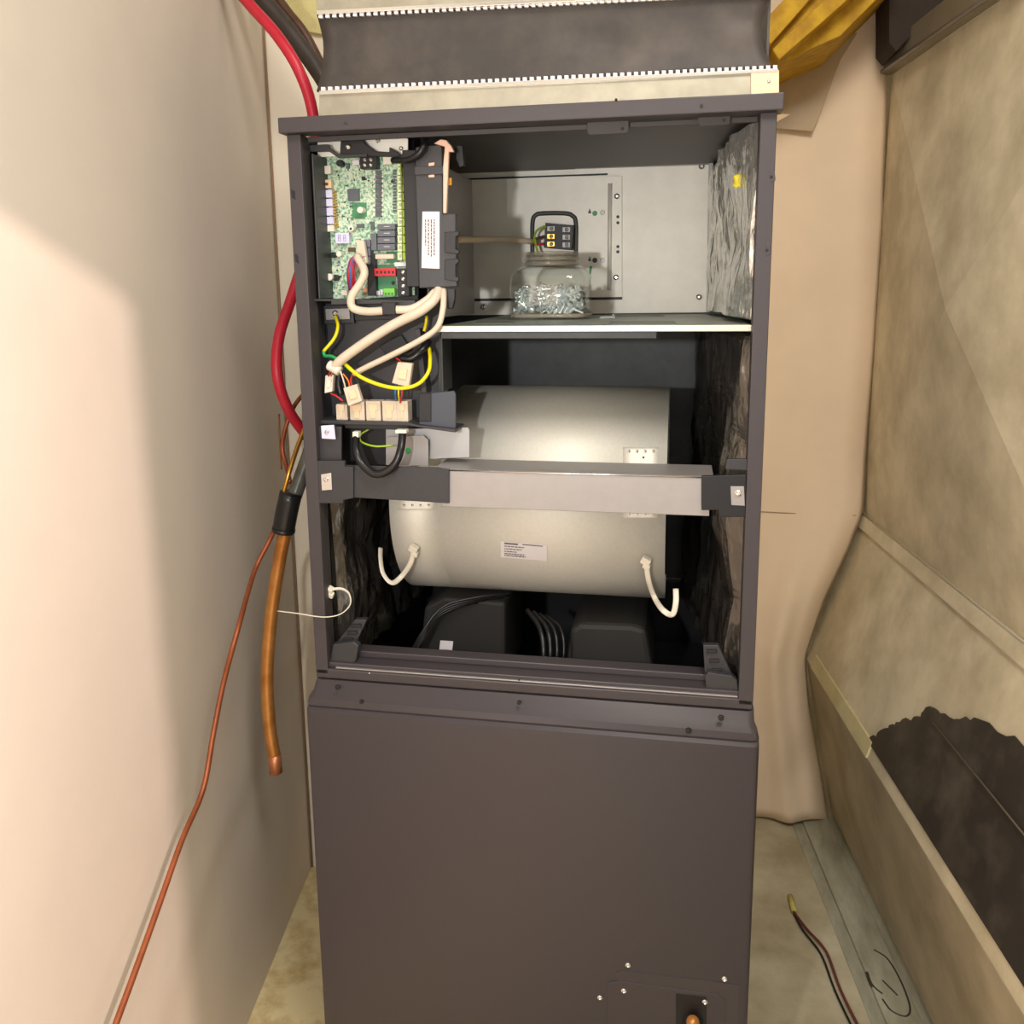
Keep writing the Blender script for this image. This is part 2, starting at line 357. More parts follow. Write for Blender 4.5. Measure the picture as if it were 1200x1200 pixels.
# ================================================================== DUCT COLLAR ABOVE THE UNIT
XL, XR, ZT = 0.0, .62, .7765
t = thing('duct_collar', 'black canvas duct connector between toothed galvanised strips on top of the unit', 'duct connector', (.31, .2, ZT+ZO))
Yc = .012
plate('lower_strip', [(374, 110), (912, 82), (912, 122), (374, 150)], Yc, .004, mat('collar_steel', S(172, 167, 150), .4, .55, n=(25, .2)), t)
plate('strip_end', [(880, 84), (913, 82), (913, 110), (880, 112)], Yc-.003, .003, WARMG, t, label='warm toned riveted strip end')
screw(901, 95, Yc-.003, .0025, t)
plate('strip_fold', [(374, 106), (912, 80), (912, 84), (374, 111)], Yc-.004, .006, SILVER, t)
plate('upper_strip', [(368, -40), (905, -60), (905, -5), (372, 17)], Yc, .004, MATS['collar_steel'], t)
plate('upper_fold', [(370, 12), (900, -14), (900, -10), (371, 17)], Yc-.004, .006, SILVER, t)
# canvas: bulging sheet
bm = bmesh.new(); rows = []
lft = [(-10, 371), (20, 373), (50, 376), (75, 378), (106, 376)]; 
for j in range(13):
    v = j/12; row = []
    for i in range(41):
        u = i/40
        xl = 372 + 5*math.sin(v*math.pi); xr = 906 - 14*math.sin(v*math.pi)
        yt = 16 + (-12-16)*u; yb = 108 + (82-108)*u
        p = at(xl+(xr-xl)*u, yt+(yb-yt)*v, Yc+.006)
        p.y += .008*math.sin(v*math.pi) + .006*noise.noise(Vector((u*7, v*2, 3)))*math.sin(v*math.pi)
        row.append(bm.verts.new(p))
    rows.append(row)
for a, b in zip(rows, rows[1:]):
    for i in range(40): bm.faces.new((a[i], a[i+1], b[i+1], b[i]))
cv = obj('canvas', bm, CANVAS, t, smooth=True); md = cv.modifiers.new('thick', 'SOLIDIFY'); md.thickness = .003; md.offset = -1
# side canvas so that it stays a duct from the side
for x0 in (at(377, 60, Yc).x, at(900, 50, Yc).x):
    bm = bmesh.new(); prism_into(bm, [Vector((x0, .03, 1.53)), Vector((x0, .5, 1.53)), Vector((x0, .5, 1.70)), Vector((x0, .03, 1.70))], Vector((.003, 0, 0)))
    obj('side_canvas', bm, CANVAS, t)
# teeth: two rows
n = 0
bm = bmesh.new()
for i in range(66):
    u = (i+.15)/66; v = (i+.72)/66
    x0 = 375+(913-375)*u; x1 = 375+(913-375)*v; y = 107+(81-107)*u
    prism_into(bm, T([(x0, y-5), (x1, y-5), (x1, y+1), (x0, y+1)], Yc-.002), Vector((0, .004, 0)))
obj('lower_teeth', bm, LABEL, t)
bm = bmesh.new()
for i in range(66):
    u = (i+.15)/66; v = (i+.72)/66
    x0 = 372+(903-372)*u; x1 = 372+(903-372)*v; y = 15+(-13-15)*u
    prism_into(bm, T([(x0, y), (x1, y), (x1, y+6), (x0, y+6)], Yc-.002), Vector((0, .004, 0)))
obj('upper_teeth', bm, LABEL, t)
# chalky smears on canvas
bm = bmesh.new()
random.seed(3)
for i in range(26):
    x = random.uniform(400, 640) if i < 18 else random.uniform(780, 870); y = random.uniform(40, 95) if i < 18 else random.uniform(55, 75); r = random.uniform(.4, 1.1)
    prism_into(bm, T([(x-r, y), (x, y-r), (x+r, y), (x, y+r)], Yc+.004), Vector((0, .001, 0)))
bm.free()

# ================================================================== UPPER CABINET
cab = thing('blower_cabinet', 'open charcoal steel upper cabinet of the air handler', 'cabinet', (.31, .25, ZO))
D = .53; FW = .019
box('side_panel', 0, .003, .004, D, 0, .757, PAINT, cab)
box('side_panel', .617, .62, .004, D, 0, .757, PAINT, cab)
box('front_flange', 0, FW, 0, .004, .004, .757, PAINT, cab, bevel=.001)
box('front_flange', .62-FW, .62, 0, .004, .004, .757, PAINT, cab, bevel=.001)
# inner returns of the flanges
box('flange_return', FW-.002, FW, .004, .03, .02, .757, PAINTD, cab)
box('flange_return', .62-FW, .622-FW, .004, .03, .02, .757, PAINTD, cab)
box('top_rail', -.006, .626, -.012, .02, .757, ZT, PAINT, cab, bevel=.0015)
box('top_panel', 0, .62, .02, D, ZT-.004, ZT, PAINT, cab)
box('inner_top', .02, .60, .045, D-.02, .765, .769, PAINTD, cab)
box('rail_lip', .02, .60, .02, .024, .750, .757, PAINTD, cab)
for x in (395, 410): pass
for q in ((405, 144), (822, 124)): screw(q[0], q[1], -.0125, .0022, cab, m=PAINT)
screw(722, 117, -.0125, .0018, cab, m=PLASTD)
# hanging tabs of the top
for a, b in ((688, 737), (818, 856)):
    y = 150 if a < 700 else 140
    plate('hanging_tab', [(a, y-14), (b, y-16), (b, y+4), (b-3, y+6), (a+3, y+8), (a, y+5)], .014, .003, PAINTD, cab)
    screw(b-8, y+1, .013, .002, cab, m=PAINTD)
# bottom rail in steps
box('bottom_rail', .0, .62, 0, .03, -.003, .012, PAINT, cab, bevel=.002)
box('bottom_step', .016, .604, .006, .045, .012, .020, PAINT, cab, bevel=.0015)
box('bottom_lip', .03, .59, .03, .055, .02, .030, PAINT, cab, bevel=.0015)
box('bottom_bead', .03, .60, .002, .006, .0125, .0145, GALV, cab, bevel=.0005, label='bright edge line')  # thin bright strip along the front of the step
box('back_panel', .003, .617, D-.004, D, 0, ZT-.004, STEELDK, cab)
screw(608, 797, -.001, .0012, cab, m=PLASTD); screw(433, 789, -.001, .0012, cab)
# slotted notches on the outside edges
for x, y in ((343, 228), (347, 303)):
    plate('notch', [(x-2, y-6), (x+2, y-4), (x+3, y+6), (x-1, y+3)], -.001, .004, PLASTD, cab)
for x, y in ((906, 207), (901, 293)):
    plate('edge_tab', [(x-3, y-8), (x+2, y-6), (x+3, y+4), (x-3, y+8)], -.0005, .006, PAINT, cab)
    disc('hole', x-2, y, -.0015, .0018, .002, PLASTD, cab, seg=10)
# galvanised inner back of the top bay (Y = .5)
YP = .5
gp = thing('inner_back_panel', 'pale galvanised back panel behind the jar', 'panel', (.33, YP, .51+ZO))
plate('panel', [(500, 195), (834, 184), (834, 366), (500, 370)], YP, .004, GALVB, gp)
plate('top_fold', [(500, 190), (836, 179), (836, 192), (500, 203)], YP-.012, .012, GALV, gp)
plate('side_fold', [(831, 184), (836, 184), (832, 366), (828, 366)], YP-.015, .015, GALV, gp)
plate('access_plate', [(540, 207), (729, 206), (729, 350), (540, 350)], YP-.004, .004, GALVB, gp)
plate('slit', [(556, 350), (729, 348), (729, 351), (556, 353)], YP-.005, .002, PLASTD, gp)
plate('slit', [(545, 209), (712, 203), (712, 205), (545, 211)], YP-.005, .002, PLASTD, gp)
tube('pressed_rib', T([(715, 215), (714, 340)], YP-.004), .004, GALVB, gp, seg=10)
for q in ((723, 230), (722, 325), (822, 195), (819, 348), (566, 360)): screw(q[0], q[1], YP-.006, .005, gp)
for q in ((724, 254), (724, 261), (724, 289), (724, 295)): disc('hole', q[0], q[1], YP-.0055, .0028, .002, PLASTD, gp, seg=10)
disc('green_dot', 697, 250, YP-.006, .0045, .002, GRN, gp, label='green marking dot')
disc('dark_dot', 697, 305, YP-.006, .0045, .002, STEELDK, gp)
for q in ((706, 249), (706, 305)): disc('blank_dot', q[0], q[1], YP-.0055, .0045, .002, GALV, gp)
for q in ((691, 247), (691, 303)):
    plate('warning_mark', [(q[0]-2, q[1]+3), (q[0]+2, q[1]+3), (q[0], q[1]-3)], YP-.006, .001, INK, gp)
plate('green_mark', [(691, 312), (694, 312), (692, 322), (690, 322)], YP-.006, .001, GRN, gp)
# dark window frame with cut-out
fr = []
bm = bmesh.new(); tubeb(bm, T([(624, 300), (624, 262), (628, 252), (638, 250), (662, 250), (671, 253), (675, 262), (675, 300)], YP-.004), .0042, seg=8, n=5)
obj('opening_rim', bm, mat('dark_rim', S(84, 84, 80), .5, .5), gp, smooth=True, label='dark rounded rim of the opening')
# terminal block
tb = thing('terminal_block', 'black six way screw terminal block above the jar', 'terminal block', at(653, 292, YP-.03))
plate('block', [(639, 261), (672, 264), (670, 293), (637, 290)], YP-.03, .02, PLASTD, tb)
for k in range(3):
    for s, x in ((0, 646), (1, 664)):
        y = 268+9*k + (1 if s else 0)
        plate('contact', [(x-5, y-3), (x+4, y-3), (x+4, y+3), (x-5, y+3)], YP-.032, .002, GOLD if (s == 0 and k) else GALV, tb)
        screw(x, y, YP-.034, .0034, tb, m=GALV)
t = tube('supply_cable', T([(538, 281, .22), (560, 281, .3), (590, 281, .42), (624, 283, YP-.035)]), .0052, TANC, label='tan round supply cable running to the terminal block', cat='cable')
tube('wire_core', T([(624, 281, YP-.036), (638, 277, YP-.035)]), .0025, BROWNH, t); tube('wire_core', T([(624, 286, YP-.036), (638, 286, YP-.035)]), .0025, REDW, t)
tube('earth_core', T([(625, 285, YP-.04), (628, 272, YP-.042), (636, 266, YP-.04), (640, 266, YP-.036)]), .002, LIME, t)
tube('earth_wire_end', T([(627, 280, YP-.045), (629, 292, YP-.045), (635, 305, YP-.045)]), .0022, LIME, t)

# shelf
SZ = .507
sf = thing('galvanised_shelf', 'galvanised shelf plate across the cabinet under the jar', 'shelf', (.4, .2, SZ+ZO))
xs0 = at(513, 382, .02).x; xs1 = .601
box('shelf_plate', xs0, xs1, .02, .5, SZ-.003, SZ, mat('shelf_steel', S(150, 158, 146), .4, .6, n=(12, .25)), sf, bevel=.0005)
box('front_fold', xs0, xs1, .016, .02, SZ-.008, SZ, mat('bright_shelf_edge', S(206, 202, 186), .4, .4), sf, bevel=.0008)
box('under_fold', xs0, at(770, 388, .03).x, .03, .034, SZ-.018, SZ-.008, STEELDK, sf)
for a, b, c, d in ((560, 376, 600, 379), (716, 376, 790, 380), (720, 368, 775, 371)):
    bm = bmesh.new(); prism_into(bm, [atz(a, c-6 if 0 else b, SZ+ZO+.0005), atz(c, b, SZ+ZO+.0005), atz(c+4, d, SZ+ZO+.0005), atz(a-4, d, SZ+ZO+.0005)], Vector((0, 0, -.001)))
    obj('slot', bm, mat('slot_shade', S(112, 118, 110), .5, .4), sf)
box('shelf_hanger', xs0, xs0+.003, .03, .08, SZ-.09, SZ-.003, STEELDK, sf)
# jar of screws -------------------------------------------------------
jc = Vector((at(646.5, 370, .30).x, .30, SZ+ZO)); jh = (at(691, 368, jc.y).x - at(602, 368, jc.y).x)/2
jtop = at(647, 298, jc.y).z - jc.z; jn = (at(676, 300, jc.y).x-at(618, 300, jc.y).x)/2; jsh = at(647, 325, jc.y).z - jc.z
jar = thing('glass_jar', 'clear glass jar half full of zinc screws on the shelf', 'jar', jc)
def ring(bm, r, z, p, seg=40):
    out = []
    for i in range(seg):
        a = 2*math.pi*(i+.5)/seg; c, s = math.cos(a), math.sin(a)
        k = (abs(c)**p+abs(s)**p)**(-1/p)
        out.append(bm.verts.new(jc + Vector((c*k*r, s*k*r, z))))
    return out
zn = jtop
pr = [(jh*.90, .001, 5), (jh*.97, .006, 5), (jh, .015, 5), (jh*.995, jsh*.55, 5), (jh, jsh, 5), (jh*.93, jsh+(zn-jsh)*.25, 4), (jh*.80, jsh+(zn-jsh)*.48, 3), (jn*1.02, zn*.80, 2.2), (jn*.96, zn*.84, 2), (jn*1.04, zn*.88, 2), (jn*.96, zn*.92, 2), (jn*1.04, zn*.96, 2), (jn, zn, 2)]
bm = bmesh.new(); R_ = [ring(bm, *q) for q in pr]
th = .0022
inn = [ring(bm, q[0]-th, max(q[1], .004) if i else .004, q[2]) for i, q in enumerate(pr)]
for L in (R_, inn):
    for a, b in zip(L, L[1:]):
        for k in range(40): bm.faces.new((a[k], a[(k+1) % 40], b[(k+1) % 40], b[k]))
bm.faces.new(R_[0]); bm.faces.new(inn[0][::-1])
for k in range(40): bm.faces.new((R_[-1][k], R_[-1][(k+1) % 40], inn[-1][(k+1) % 40], inn[-1][k]))
obj('jar_body', bm, GLASS, jar, smooth=True)
def rim_glass():
    m = bpy.data.materials.new('glass_rim'); m.use_nodes = True; nt = m.node_tree; nt.nodes.clear()
    o = nt.nodes.new('ShaderNodeOutputMaterial'); mx = nt.nodes.new('ShaderNodeMixShader'); mx.inputs[0].default_value = .45; t = nt.nodes.new('ShaderNodeBsdfTransparent')
    g = nt.nodes.new('ShaderNodeBsdfPrincipled'); g.inputs['Base Color'].default_value = (*S(176, 168, 150), 1); g.inputs['Roughness'].default_value = .12
    nt.links.new(t.outputs[0], mx.inputs[1]); nt.links.new(g.outputs[0], mx.inputs[2]); nt.links.new(mx.outputs[0], o.inputs[0]); return m
RIM = rim_glass()
for z_r, rr_, k_ in ((zn, jn, .0028), (zn*.93, jn*1.05, .0030), (zn*.85, jn*1.04, .0030), (.006, jh*.98, .0026)):
    bm = bmesh.new(); RR = []
    for i in range(48):
        a = 2*math.pi*i/48; p_ = 2 if z_r > .05 else 5; kk = (abs(math.cos(a))**p_+abs(math.sin(a))**p_)**(-1/p_)
        RR.append([bm.verts.new(jc + Vector((math.cos(a)*(kk*rr_+k_*math.cos(b)), math.sin(a)*(kk*rr_+k_*math.cos(b)), z_r+k_*1.3*math.sin(b)))) for b in [2*math.pi*q/8 for q in range(8)]])
    for i in range(48):
        for q in range(8): bm.faces.new((RR[i][q], RR[i][(q+1) % 8], RR[(i+1) % 48][(q+1) % 8], RR[(i+1) % 48][q]))
    obj('thread_ring' if z_r > .05 else 'base_ring', bm, RIM, jar, smooth=True)
# screw mesh
def screw_mesh():
    bm = bmesh.new(); L = .019; seg = 7
    prof_ = [(0, .0003), (.0025, .0019), (L-.0026, .0019), (L-.0024, .0044), (L-.0006, .0044), (L, .002)]
    rings = [[bm.verts.new((math.cos(2*math.pi*i/seg)*r, math.sin(2*math.pi*i/seg)*r, z-L/2)) for i in range(seg)] for z, r in prof_]
    for a, b in zip(rings, rings[1:]):
        for k in range(seg): bm.faces.new((a[k], a[(k+1) % seg], b[(k+1) % seg], b[k]))
    bm.faces.new(rings[0][::-1]); bm.faces.new(rings[-1])
    me = bpy.data.meshes.new('zinc_screw'); bm.to_mesh(me); bm.free(); me.materials.append(ZINC); return me
sm = screw_mesh(); random.seed(11)
fillh = at(647, 338, jc.y).z - jc.z
for i in range(260):
    o = bpy.data.objects.new('zinc_screw', sm)
    k = i/260; rr = jh-.013
    edge_ = random.random() < .7
    x = random.uniform(-rr, rr); y = -rr*random.uniform(.85, 1) if edge_ else random.uniform(-rr, rr)
    z = .012 + (fillh-.008)*k*(1 - .25*random.random()) 
    o.location = jc + Vector((x, y, z))
    e = Euler((random.uniform(-1.6, 1.6) if not edge_ else random.uniform(-.4, .4), random.uniform(-3.14, 3.14), random.uniform(0, 6)if not edge_ else random.uniform(-.3, .3))); o.rotation_euler = e
    COL.objects.link(o); tag(o, 'small zinc screw lying in the heap inside the glass jar', 'screw', 'zinc screws in the glass jar')
o = bpy.data.objects.new('zinc_screw', sm); o.location = atz(711, 372, SZ+ZO+.002); o.rotation_euler = (0, 1.55, .35); COL.objects.link(o)
o.scale = (1.3, 1.3, 1.3); tag(o, 'single loose zinc screw lying on the shelf right of the jar', 'screw')

# ------------------------------------------------------------------ insulation
def crumple(name, x_in, y0, y1, z0, z1, side, amp, m, label, ny=50, nz=110, fr=(9, 9), seed=0, prof=None):
    """insulation blanket on a side wall, crumpled face towards the inside. side=+1: on the right wall"""
    bm = bmesh.new(); rows = []
    for j in range(nz+1):
        v = j/nz; z = z0+(z1-z0)*v; row = []
        for i in range(ny+1):
            u = i/ny; y = y0+(y1-y0)*u
            q = Vector((y*fr[0]+seed, z*fr[1], seed*1.7))
            h = abs(noise.noise(q))*1.5 + abs(noise.noise(q*2.7))*.5 + .12*abs(noise.noise(q*6.1))
            th_ = (prof(u, v) if prof else .02) + amp*h
            e = min(1, 30*min(u, 1-u, v*2, (1-v)*2)+.25)
            row.append(bm.verts.new((x_in - side*th_*e, y, z+ZO)))
        rows.append(row)
    for a, b in zip(rows, rows[1:]):
        for i in range(ny): bm.faces.new((a[i], a[i+1], b[i+1], b[i]))
    # back sheet closes the blanket
    c = [bm.verts.new((x_in, y, z+ZO)) for y, z in ((y0, z0), (y1, z0), (y1, z1), (y0, z1))]
    bm.faces.new(c)
    for ring_, e2 in ((rows[0], (c[0], c[1])), ([r[-1] for r in rows], (c[1], c[2])), (rows[-1][::-1], (c[2], c[3])), ([r[0] for r in rows][::-1], (c[3], c[0]))):
        bm.faces.new(list(ring_) + [e2[1], e2[0]])
    return obj(name, bm, m, label=label, cat='insulation')
crumple('foil_insulation', .616, .032, .498, SZ+.003, .762, 1, .030, FOIL, 'crumpled silver foil insulation on the upper right side wall', fr=(7, 3), seed=2, prof=lambda u, v: .010+.036*u)
crumple('film_insulation', .612, .058, .50, -.02, SZ-.012, 1, .018, DFOIL, 'wrinkled black film insulation on the lower right side wall', fr=(13, 4), seed=5, prof=lambda u, v: .016+.05*u)
crumple('film_insulation', .008, .058, .45, -.02, .30, -1, .020, DFOIL, 'wrinkled black film insulation on the lower left side wall', fr=(11, 6), seed=9, prof=lambda u, v: .008+.014*u)
tube('yellow_label_scrap', T([(862, 205, .13), (864, 213, .13), (861, 219, .13)]), .004, YEL, label='yellow sticker scrap on the silver foil', cat='sticker', flat=.3)

# ------------------------------------------------------------------ blower drum
s1 = ray(640, 452); s2 = ray(640, 694)
e1 = math.atan2(s1.z, s1.y); e2 = math.atan2(s2.z, s2.y); em = (e1+e2)/2; hf = (e1-e2)/2
CY = .27; dist = (CY-CAM.y)/math.cos(em); RD = math.sin(hf)*dist; CZ = CAM.z+math.tan(em)*(CY-CAM.y)
dl, dm, dr = .087, at(537, 455, CY-.03).x, .499
bl = thing('blower_housing', 'round galvanised blower housing in the middle of the cabinet', 'blower', (.3, CY, CZ-RD))
def arc(x0, x1, a0, a1, r, n=60, thick=.002):
    bm = bmesh.new(); P = []
    for i in range(n+1):
        a = math.radians(a0+(a1-a0)*i/n); c, s = math.cos(a), math.sin(a)
        P.append([bm.verts.new((x, CY-c*rr, CZ+s*rr)) for x, rr in ((x0, r), (x1, r), (x1, r-thick), (x0, r-thick))])
    for A, B in zip(P, P[1:]):
        for k in range(4): bm.faces.new((A[k], A[(k+1) % 4], B[(k+1) % 4], B[k]))
    bm.faces.new(P[0]); bm.faces.new(P[-1][::-1]); return bm
g = arc(dm, dr, -110, 200, RD); obj('scroll_sheet', g, GALVD, bl, smooth=False, bevel=0)
for p in bl.children[0].data.polygons: p.use_smooth = True
g = arc(dl, dm, -110, 38, RD); o = obj('scroll_sheet', g, GALVD, bl)
for p in o.data.polygons: p.use_smooth = True
for x0, x1 in ((dl+.004, dl+.006), (dr-.008, dr-.006)):
    bm = bmesh.new()
    prism_into(bm, [Vector((x0, CY-math.cos(a)*(RD-.003), CZ+math.sin(a)*(RD-.003))) for a in [2*math.pi*i/48 for i in range(48)]], Vector((x1-x0, 0, 0)))
    obj('end_plate', bm, STEELDK, bl)
def onD(x, y, lift=0):                       # pixel -> point on the drum surface (front side)
    d = ray(x, y); a = d.y**2+d.z**2; oy, oz = CAM.y-CY, CAM.z-CZ; b = 2*(oy*d.y+oz*d.z); c = oy*oy+oz*oz-(RD+lift)**2
    q = b*b-4*a*c; s = (-b-math.sqrt(max(q, 0)))/(2*a); return CAM+d*s
def drum_patch(name, pts, lift, m, parent=bl, th=.001, **k):
    bm = bmesh.new(); (x0, y0), (x1, y1) = pts; NA, NB = 4, 8
    P = [[bm.verts.new(onD(x0+(x1-x0)*i/NA, y0+(y1-y0)*j/NB, lift)) for i in range(NA+1)] for j in range(NB+1)]
    for a, b in zip(P, P[1:]):
        for i in range(NA): bm.faces.new((a[i], a[i+1], b[i+1], b[i]))
    o = obj(name, bm, m, parent, smooth=True, **k); md = o.modifiers.new('t', 'SOLIDIFY'); md.thickness = th; return o
# rivet plates
for x0, y0 in ((730, 524), (730, 595), (467, 585)):
    y1 = y0+26 if y0 < 560 else y0+12
    drum_patch('rivet_plate', ((x0, y0), (x0+42, y1)), .001, GALVD)
    for k in range(4):
        c = onD(x0+7+k*9.5, (y0+5) if y0 < 560 else y1-5, .002); bm = bmesh.new(); bmesh.ops.create_icosphere(bm, subdivisions=1, radius=.0025); bmesh.ops.translate(bm, vec=c, verts=bm.verts); obj('rivet', bm, SILVER, bl)
c = onD(754, 536, .002); bm = bmesh.new(); bmesh.ops.create_icosphere(bm, subdivisions=1, radius=.0016); bmesh.ops.translate(bm, vec=c, verts=bm.verts); obj('hole', bm, PLASTD, bl)
# label on the drum
def onDt(x, y, lift): return onD(x, y + (x-586)*.085, lift)
bm = bmesh.new(); P = [[bm.verts.new(onDt(587+(641-587)*i/6, 634+(653-634)*j/6, .0008)) for i in range(7)] for j in range(7)]
for a, b in zip(P, P[1:]):
    for i in range(6): bm.faces.new((a[i], a[i+1], b[i+1], b[i]))
dlab = obj('rating_label', bm, LABEL, bl, smooth=True, label='small white printed label')
bm = bmesh.new(); random.seed(5)
def dash(x0, x1, y, h):
    q = [bm.verts.new(onDt(x, yy, .0014)) for x, yy in ((x0, y-h), (x1, y-h), (x1, y+h), (x0, y+h))]; bm.faces.new(q)
dash(591, 607, 636.3, .9); dash(612, 636, 636, .5)
for i, (y, e) in enumerate(((639.5, 614), (642.5, 612), (645.5, 606), (648.2, 615), (650.4, 616))):
    x = 591
    while x < e: l = random.uniform(1.5, 4); dash(x, min(x+l, e), y, .55); x += l+.7
obj('print', bm, INK, dlab)
# zip ties --------------------------------------------------------------
def ziptie(label, head, pts, r=.0022):
    t = thing('zip_tie', label, 'zip tie', head)
    tube('strap', pts, r*1.9, WHITE, t, seg=10, flat=.35)
    c = head; bm = bmesh.new(); bmesh.ops.create_cube(bm, size=1)
    bmesh.ops.transform(bm, matrix=Matrix.Translation(c) @ Euler((.3, .5, 0)).to_matrix().to_4x4() @ Matrix.Diagonal((.004+r*4.5, .010, .004+r*3.5, 1)), verts=bm.verts)
    obj('head', bm, WHITE, t, bevel=.0015)
    bm = bmesh.new(); bmesh.ops.create_cube(bm, size=1)
    bmesh.ops.transform(bm, matrix=Matrix.Translation(c+Vector((.001, .0, -.008))) @ Euler((.3, .3, 0)).to_matrix().to_4x4() @ Matrix.Diagonal((.004+r*3.2, .008, .008, 1)), verts=bm.verts)
    obj('anchor', bm, WHITE, t, bevel=.0015)
h = onD(485, 643, .007)
ziptie('cream zip tie hooked at the left side of the blower housing', h, [h, onD(481, 660, .014), onD(470, 676, .02), at(459, 683, .1), at(449, 672, .1), at(446, 655, .11), at(446, 642, .12)])
h = onD(757, 657, .007)
ziptie('cream zip tie hooked at the right side of the blower housing', h, [h, onD(760, 680, .014), onD(767, 700, .02), at(777, 715, .09), at(788, 720, .09), at(792, 706, .09), at(792, 690, .1)])
h = at(387, 691, .02)
ziptie('thin white zip tie poking out past the lower left cabinet edge', h, [h, at(400, 690, .02), at(409, 696, .015), at(410, 709, .005), at(398, 720, -.006), at(378, 723, -.012), at(350, 719, -.01), at(326, 716, 0)], .0012)

# ------------------------------------------------------------------ crossbar
cb = thing('crossbar', 'galvanised cross bar spanning the opening in front of the blower', 'bar', at(620, 598, .01))
a = rect(517, 552, 832, 597, .012)
box('bar_face', a[0], a[1], .010, .013, a[2]-.002, a[3]-.004, GALV, cb, bevel=.0008)
box('bar_top', a[0]-.01, a[1]+.004, .009, .085, a[3]-.004, a[3]-.0015, GALV, cb, bevel=.0006)
box('bar_bottom', a[0], a[1], .010, .03, a[2]-.002, a[2], GALV, cb)
tube('bright_edge', [Vector((a[0]+.005, .009, a[3]+ZO-.003)), Vector((a[1]+.004, .009, a[3]+ZO-.003))], .0012, SILVER, cb, seg=6)
plate('black_cover', [(398, 545), (512, 548), (526, 550), (526, 590), (430, 584), (398, 582)], .005, .004, PLAST, cb, label='black plate over the left end of the bar')
plate('end_bracket', [(371, 540), (404, 540), (404, 547), (414, 547), (414, 584), (402, 586), (402, 590), (372, 590)], .001, .006, PLAST, cb, bevel=.001)
plate('end_bracket', [(822, 558), (875, 556), (874, 606), (842, 606), (842, 598), (822, 598)], .004, .006, PLASTD, cb, bevel=.001)
plate('upper_tab', [(852, 538), (876, 538), (876, 551), (850, 550)], .004, .006, PLAST, cb)
plate('fixing_plate', [(856, 570), (872, 570), (873, 593), (857, 592)], .002, .002, GALV, cb); screw(865, 578, .001, .0045, cb)
plate('fixing_plate', [(376, 556), (388, 554), (389, 574), (377, 575)], .0, .002, SILVER, cb); screw(382, 562, -.001, .0035, cb)

# ------------------------------------------------------------------ lower tray & control box
YT = .02
ct = thing('control_box', 'black plastic control box holding the green circuit board', 'control box', at(430, 500, YT))
# upper tray: back and walls
rb('tray_back', 358, 160, 487, 352, .078, .004, PLASTD, ct)
a = rect(358, 168, 486, 350, YT)
x0, x1, z0, z1 = .024, rect(478, 200, 494, 300, .03)[1], a[2], a[3]
box('tray_wall', x0, x0+.003, YT, .08, z0, z1-.01, PLAST, ct)
box('tray_wall', x1, x1+.004, .045, .08, z0, z1-.02, PLAST, ct)
plate('mounting_plate', [(360, 166), (478, 158), (479, 184), (360, 190)], .085, .003, GALVB, ct, label='bright plate with screws above the board')
plate('mounting_plate_2'.replace('_2', ''), [(372, 163), (474, 159), (478, 163), (478, 180), (372, 184)], .05, .002, GALVB, ct)
for q in ((443, 165), (470, 174)): screw(q[0], q[1], .048, .003, ct)
plate('upper_clip', [(399, 165), (424, 163), (430, 170), (440, 177), (456, 178), (456, 172), (466, 178), (470, 184), (446, 183), (398, 182)], .035, .008, PLASTD, ct, bevel=.001)
screw(408, 172, .033, .0035, ct)
plate('upper_clip', [(357, 170), (384, 169), (387, 174), (398, 181), (430, 180), (430, 183), (396, 185), (385, 177), (357, 178)], .03, .006, PLAST, ct)
plate('bright_sliver', [(357, 226), (361, 226), (369, 350), (366, 350)], .022, .001, GALV, ct, label='thin bright metal edge')
# lower tray
YL = .075
plate('lower_back', [(366, 356), (517, 352), (520, 500), (372, 500)], YL, .004, PLAST, ct)
plate('lower_top_wall', [(357, 353), (388, 353), (388, 357), (452, 356), (452, 362), (486, 360), (486, 352), (357, 350)], YT, .05, PLAST, ct)
plate('lower_side_wall', [(357, 352), (361, 352), (372, 496), (367, 496)], YT-.002, .055, PLAST, ct)
plate('lower_right_wall', [(486, 385), (492, 385), (500, 460), (494, 460)], .05, .03, PLAST, ct)
plate('lower_shelf', [(366, 492), (478, 495), (490, 498), (534, 503), (534, 507), (490, 501), (478, 499), (367, 497)], YT, .05, PLAST, ct, bevel=.001)
plate('lower_lip', [(404, 497), (478, 498), (478, 504), (404, 502)], YT+.004, .03, PLASTD, ct)
plate('side_pocket', [(491, 462), (532, 458), (534, 462), (534, 503), (491, 500)], YT+.01, .004, mat('slate_plastic', S(64, 68, 78), .5), ct, bevel=.001)
plate('pocket_recess', [(491, 461), (505, 461), (505, 494), (491, 494)], YT+.008, .002, PLASTD, ct)
plate('side_wall_panel', [(515, 385), (524, 388), (524, 460), (513, 460)], .06, .004, STEELDK, ct)
plate('inner_rib', [(444, 405), (470, 392), (482, 410), (458, 424)], YL-.006, .006, PLASTD, ct, bevel=.001)
plate('inner_rib', [(377, 385), (383, 385), (383, 398), (377, 398)], YL-.004, .004, PLASTD, ct)
plate('inner_rib', [(400, 362), (485, 360), (485, 374), (400, 376)], YL-.006, .006, PLASTD, ct)
plate('earth_plate', [(381, 362), (409, 361), (410, 374), (382, 375)], YL-.014, .002, GALV, ct, label='bright earth plate with a screw'); screw(393, 367, YL-.015, .0045, ct); 
plate('plate_surround', [(377, 358), (413, 357), (415, 379), (378, 380)], YL-.011, .004, PLAST, ct, bevel=.001)
plate('cable_clip', [(447, 354), (463, 354), (463, 369), (448, 369)], -.001, .004, PLASTD, ct, bevel=.001)
plate('fixing_plate', [(376, 499), (391, 498), (393, 515), (377, 514)], .004, .003, LILAC, ct, label='pale square fixing plate'); screw(383, 506, .002, .003, ct)
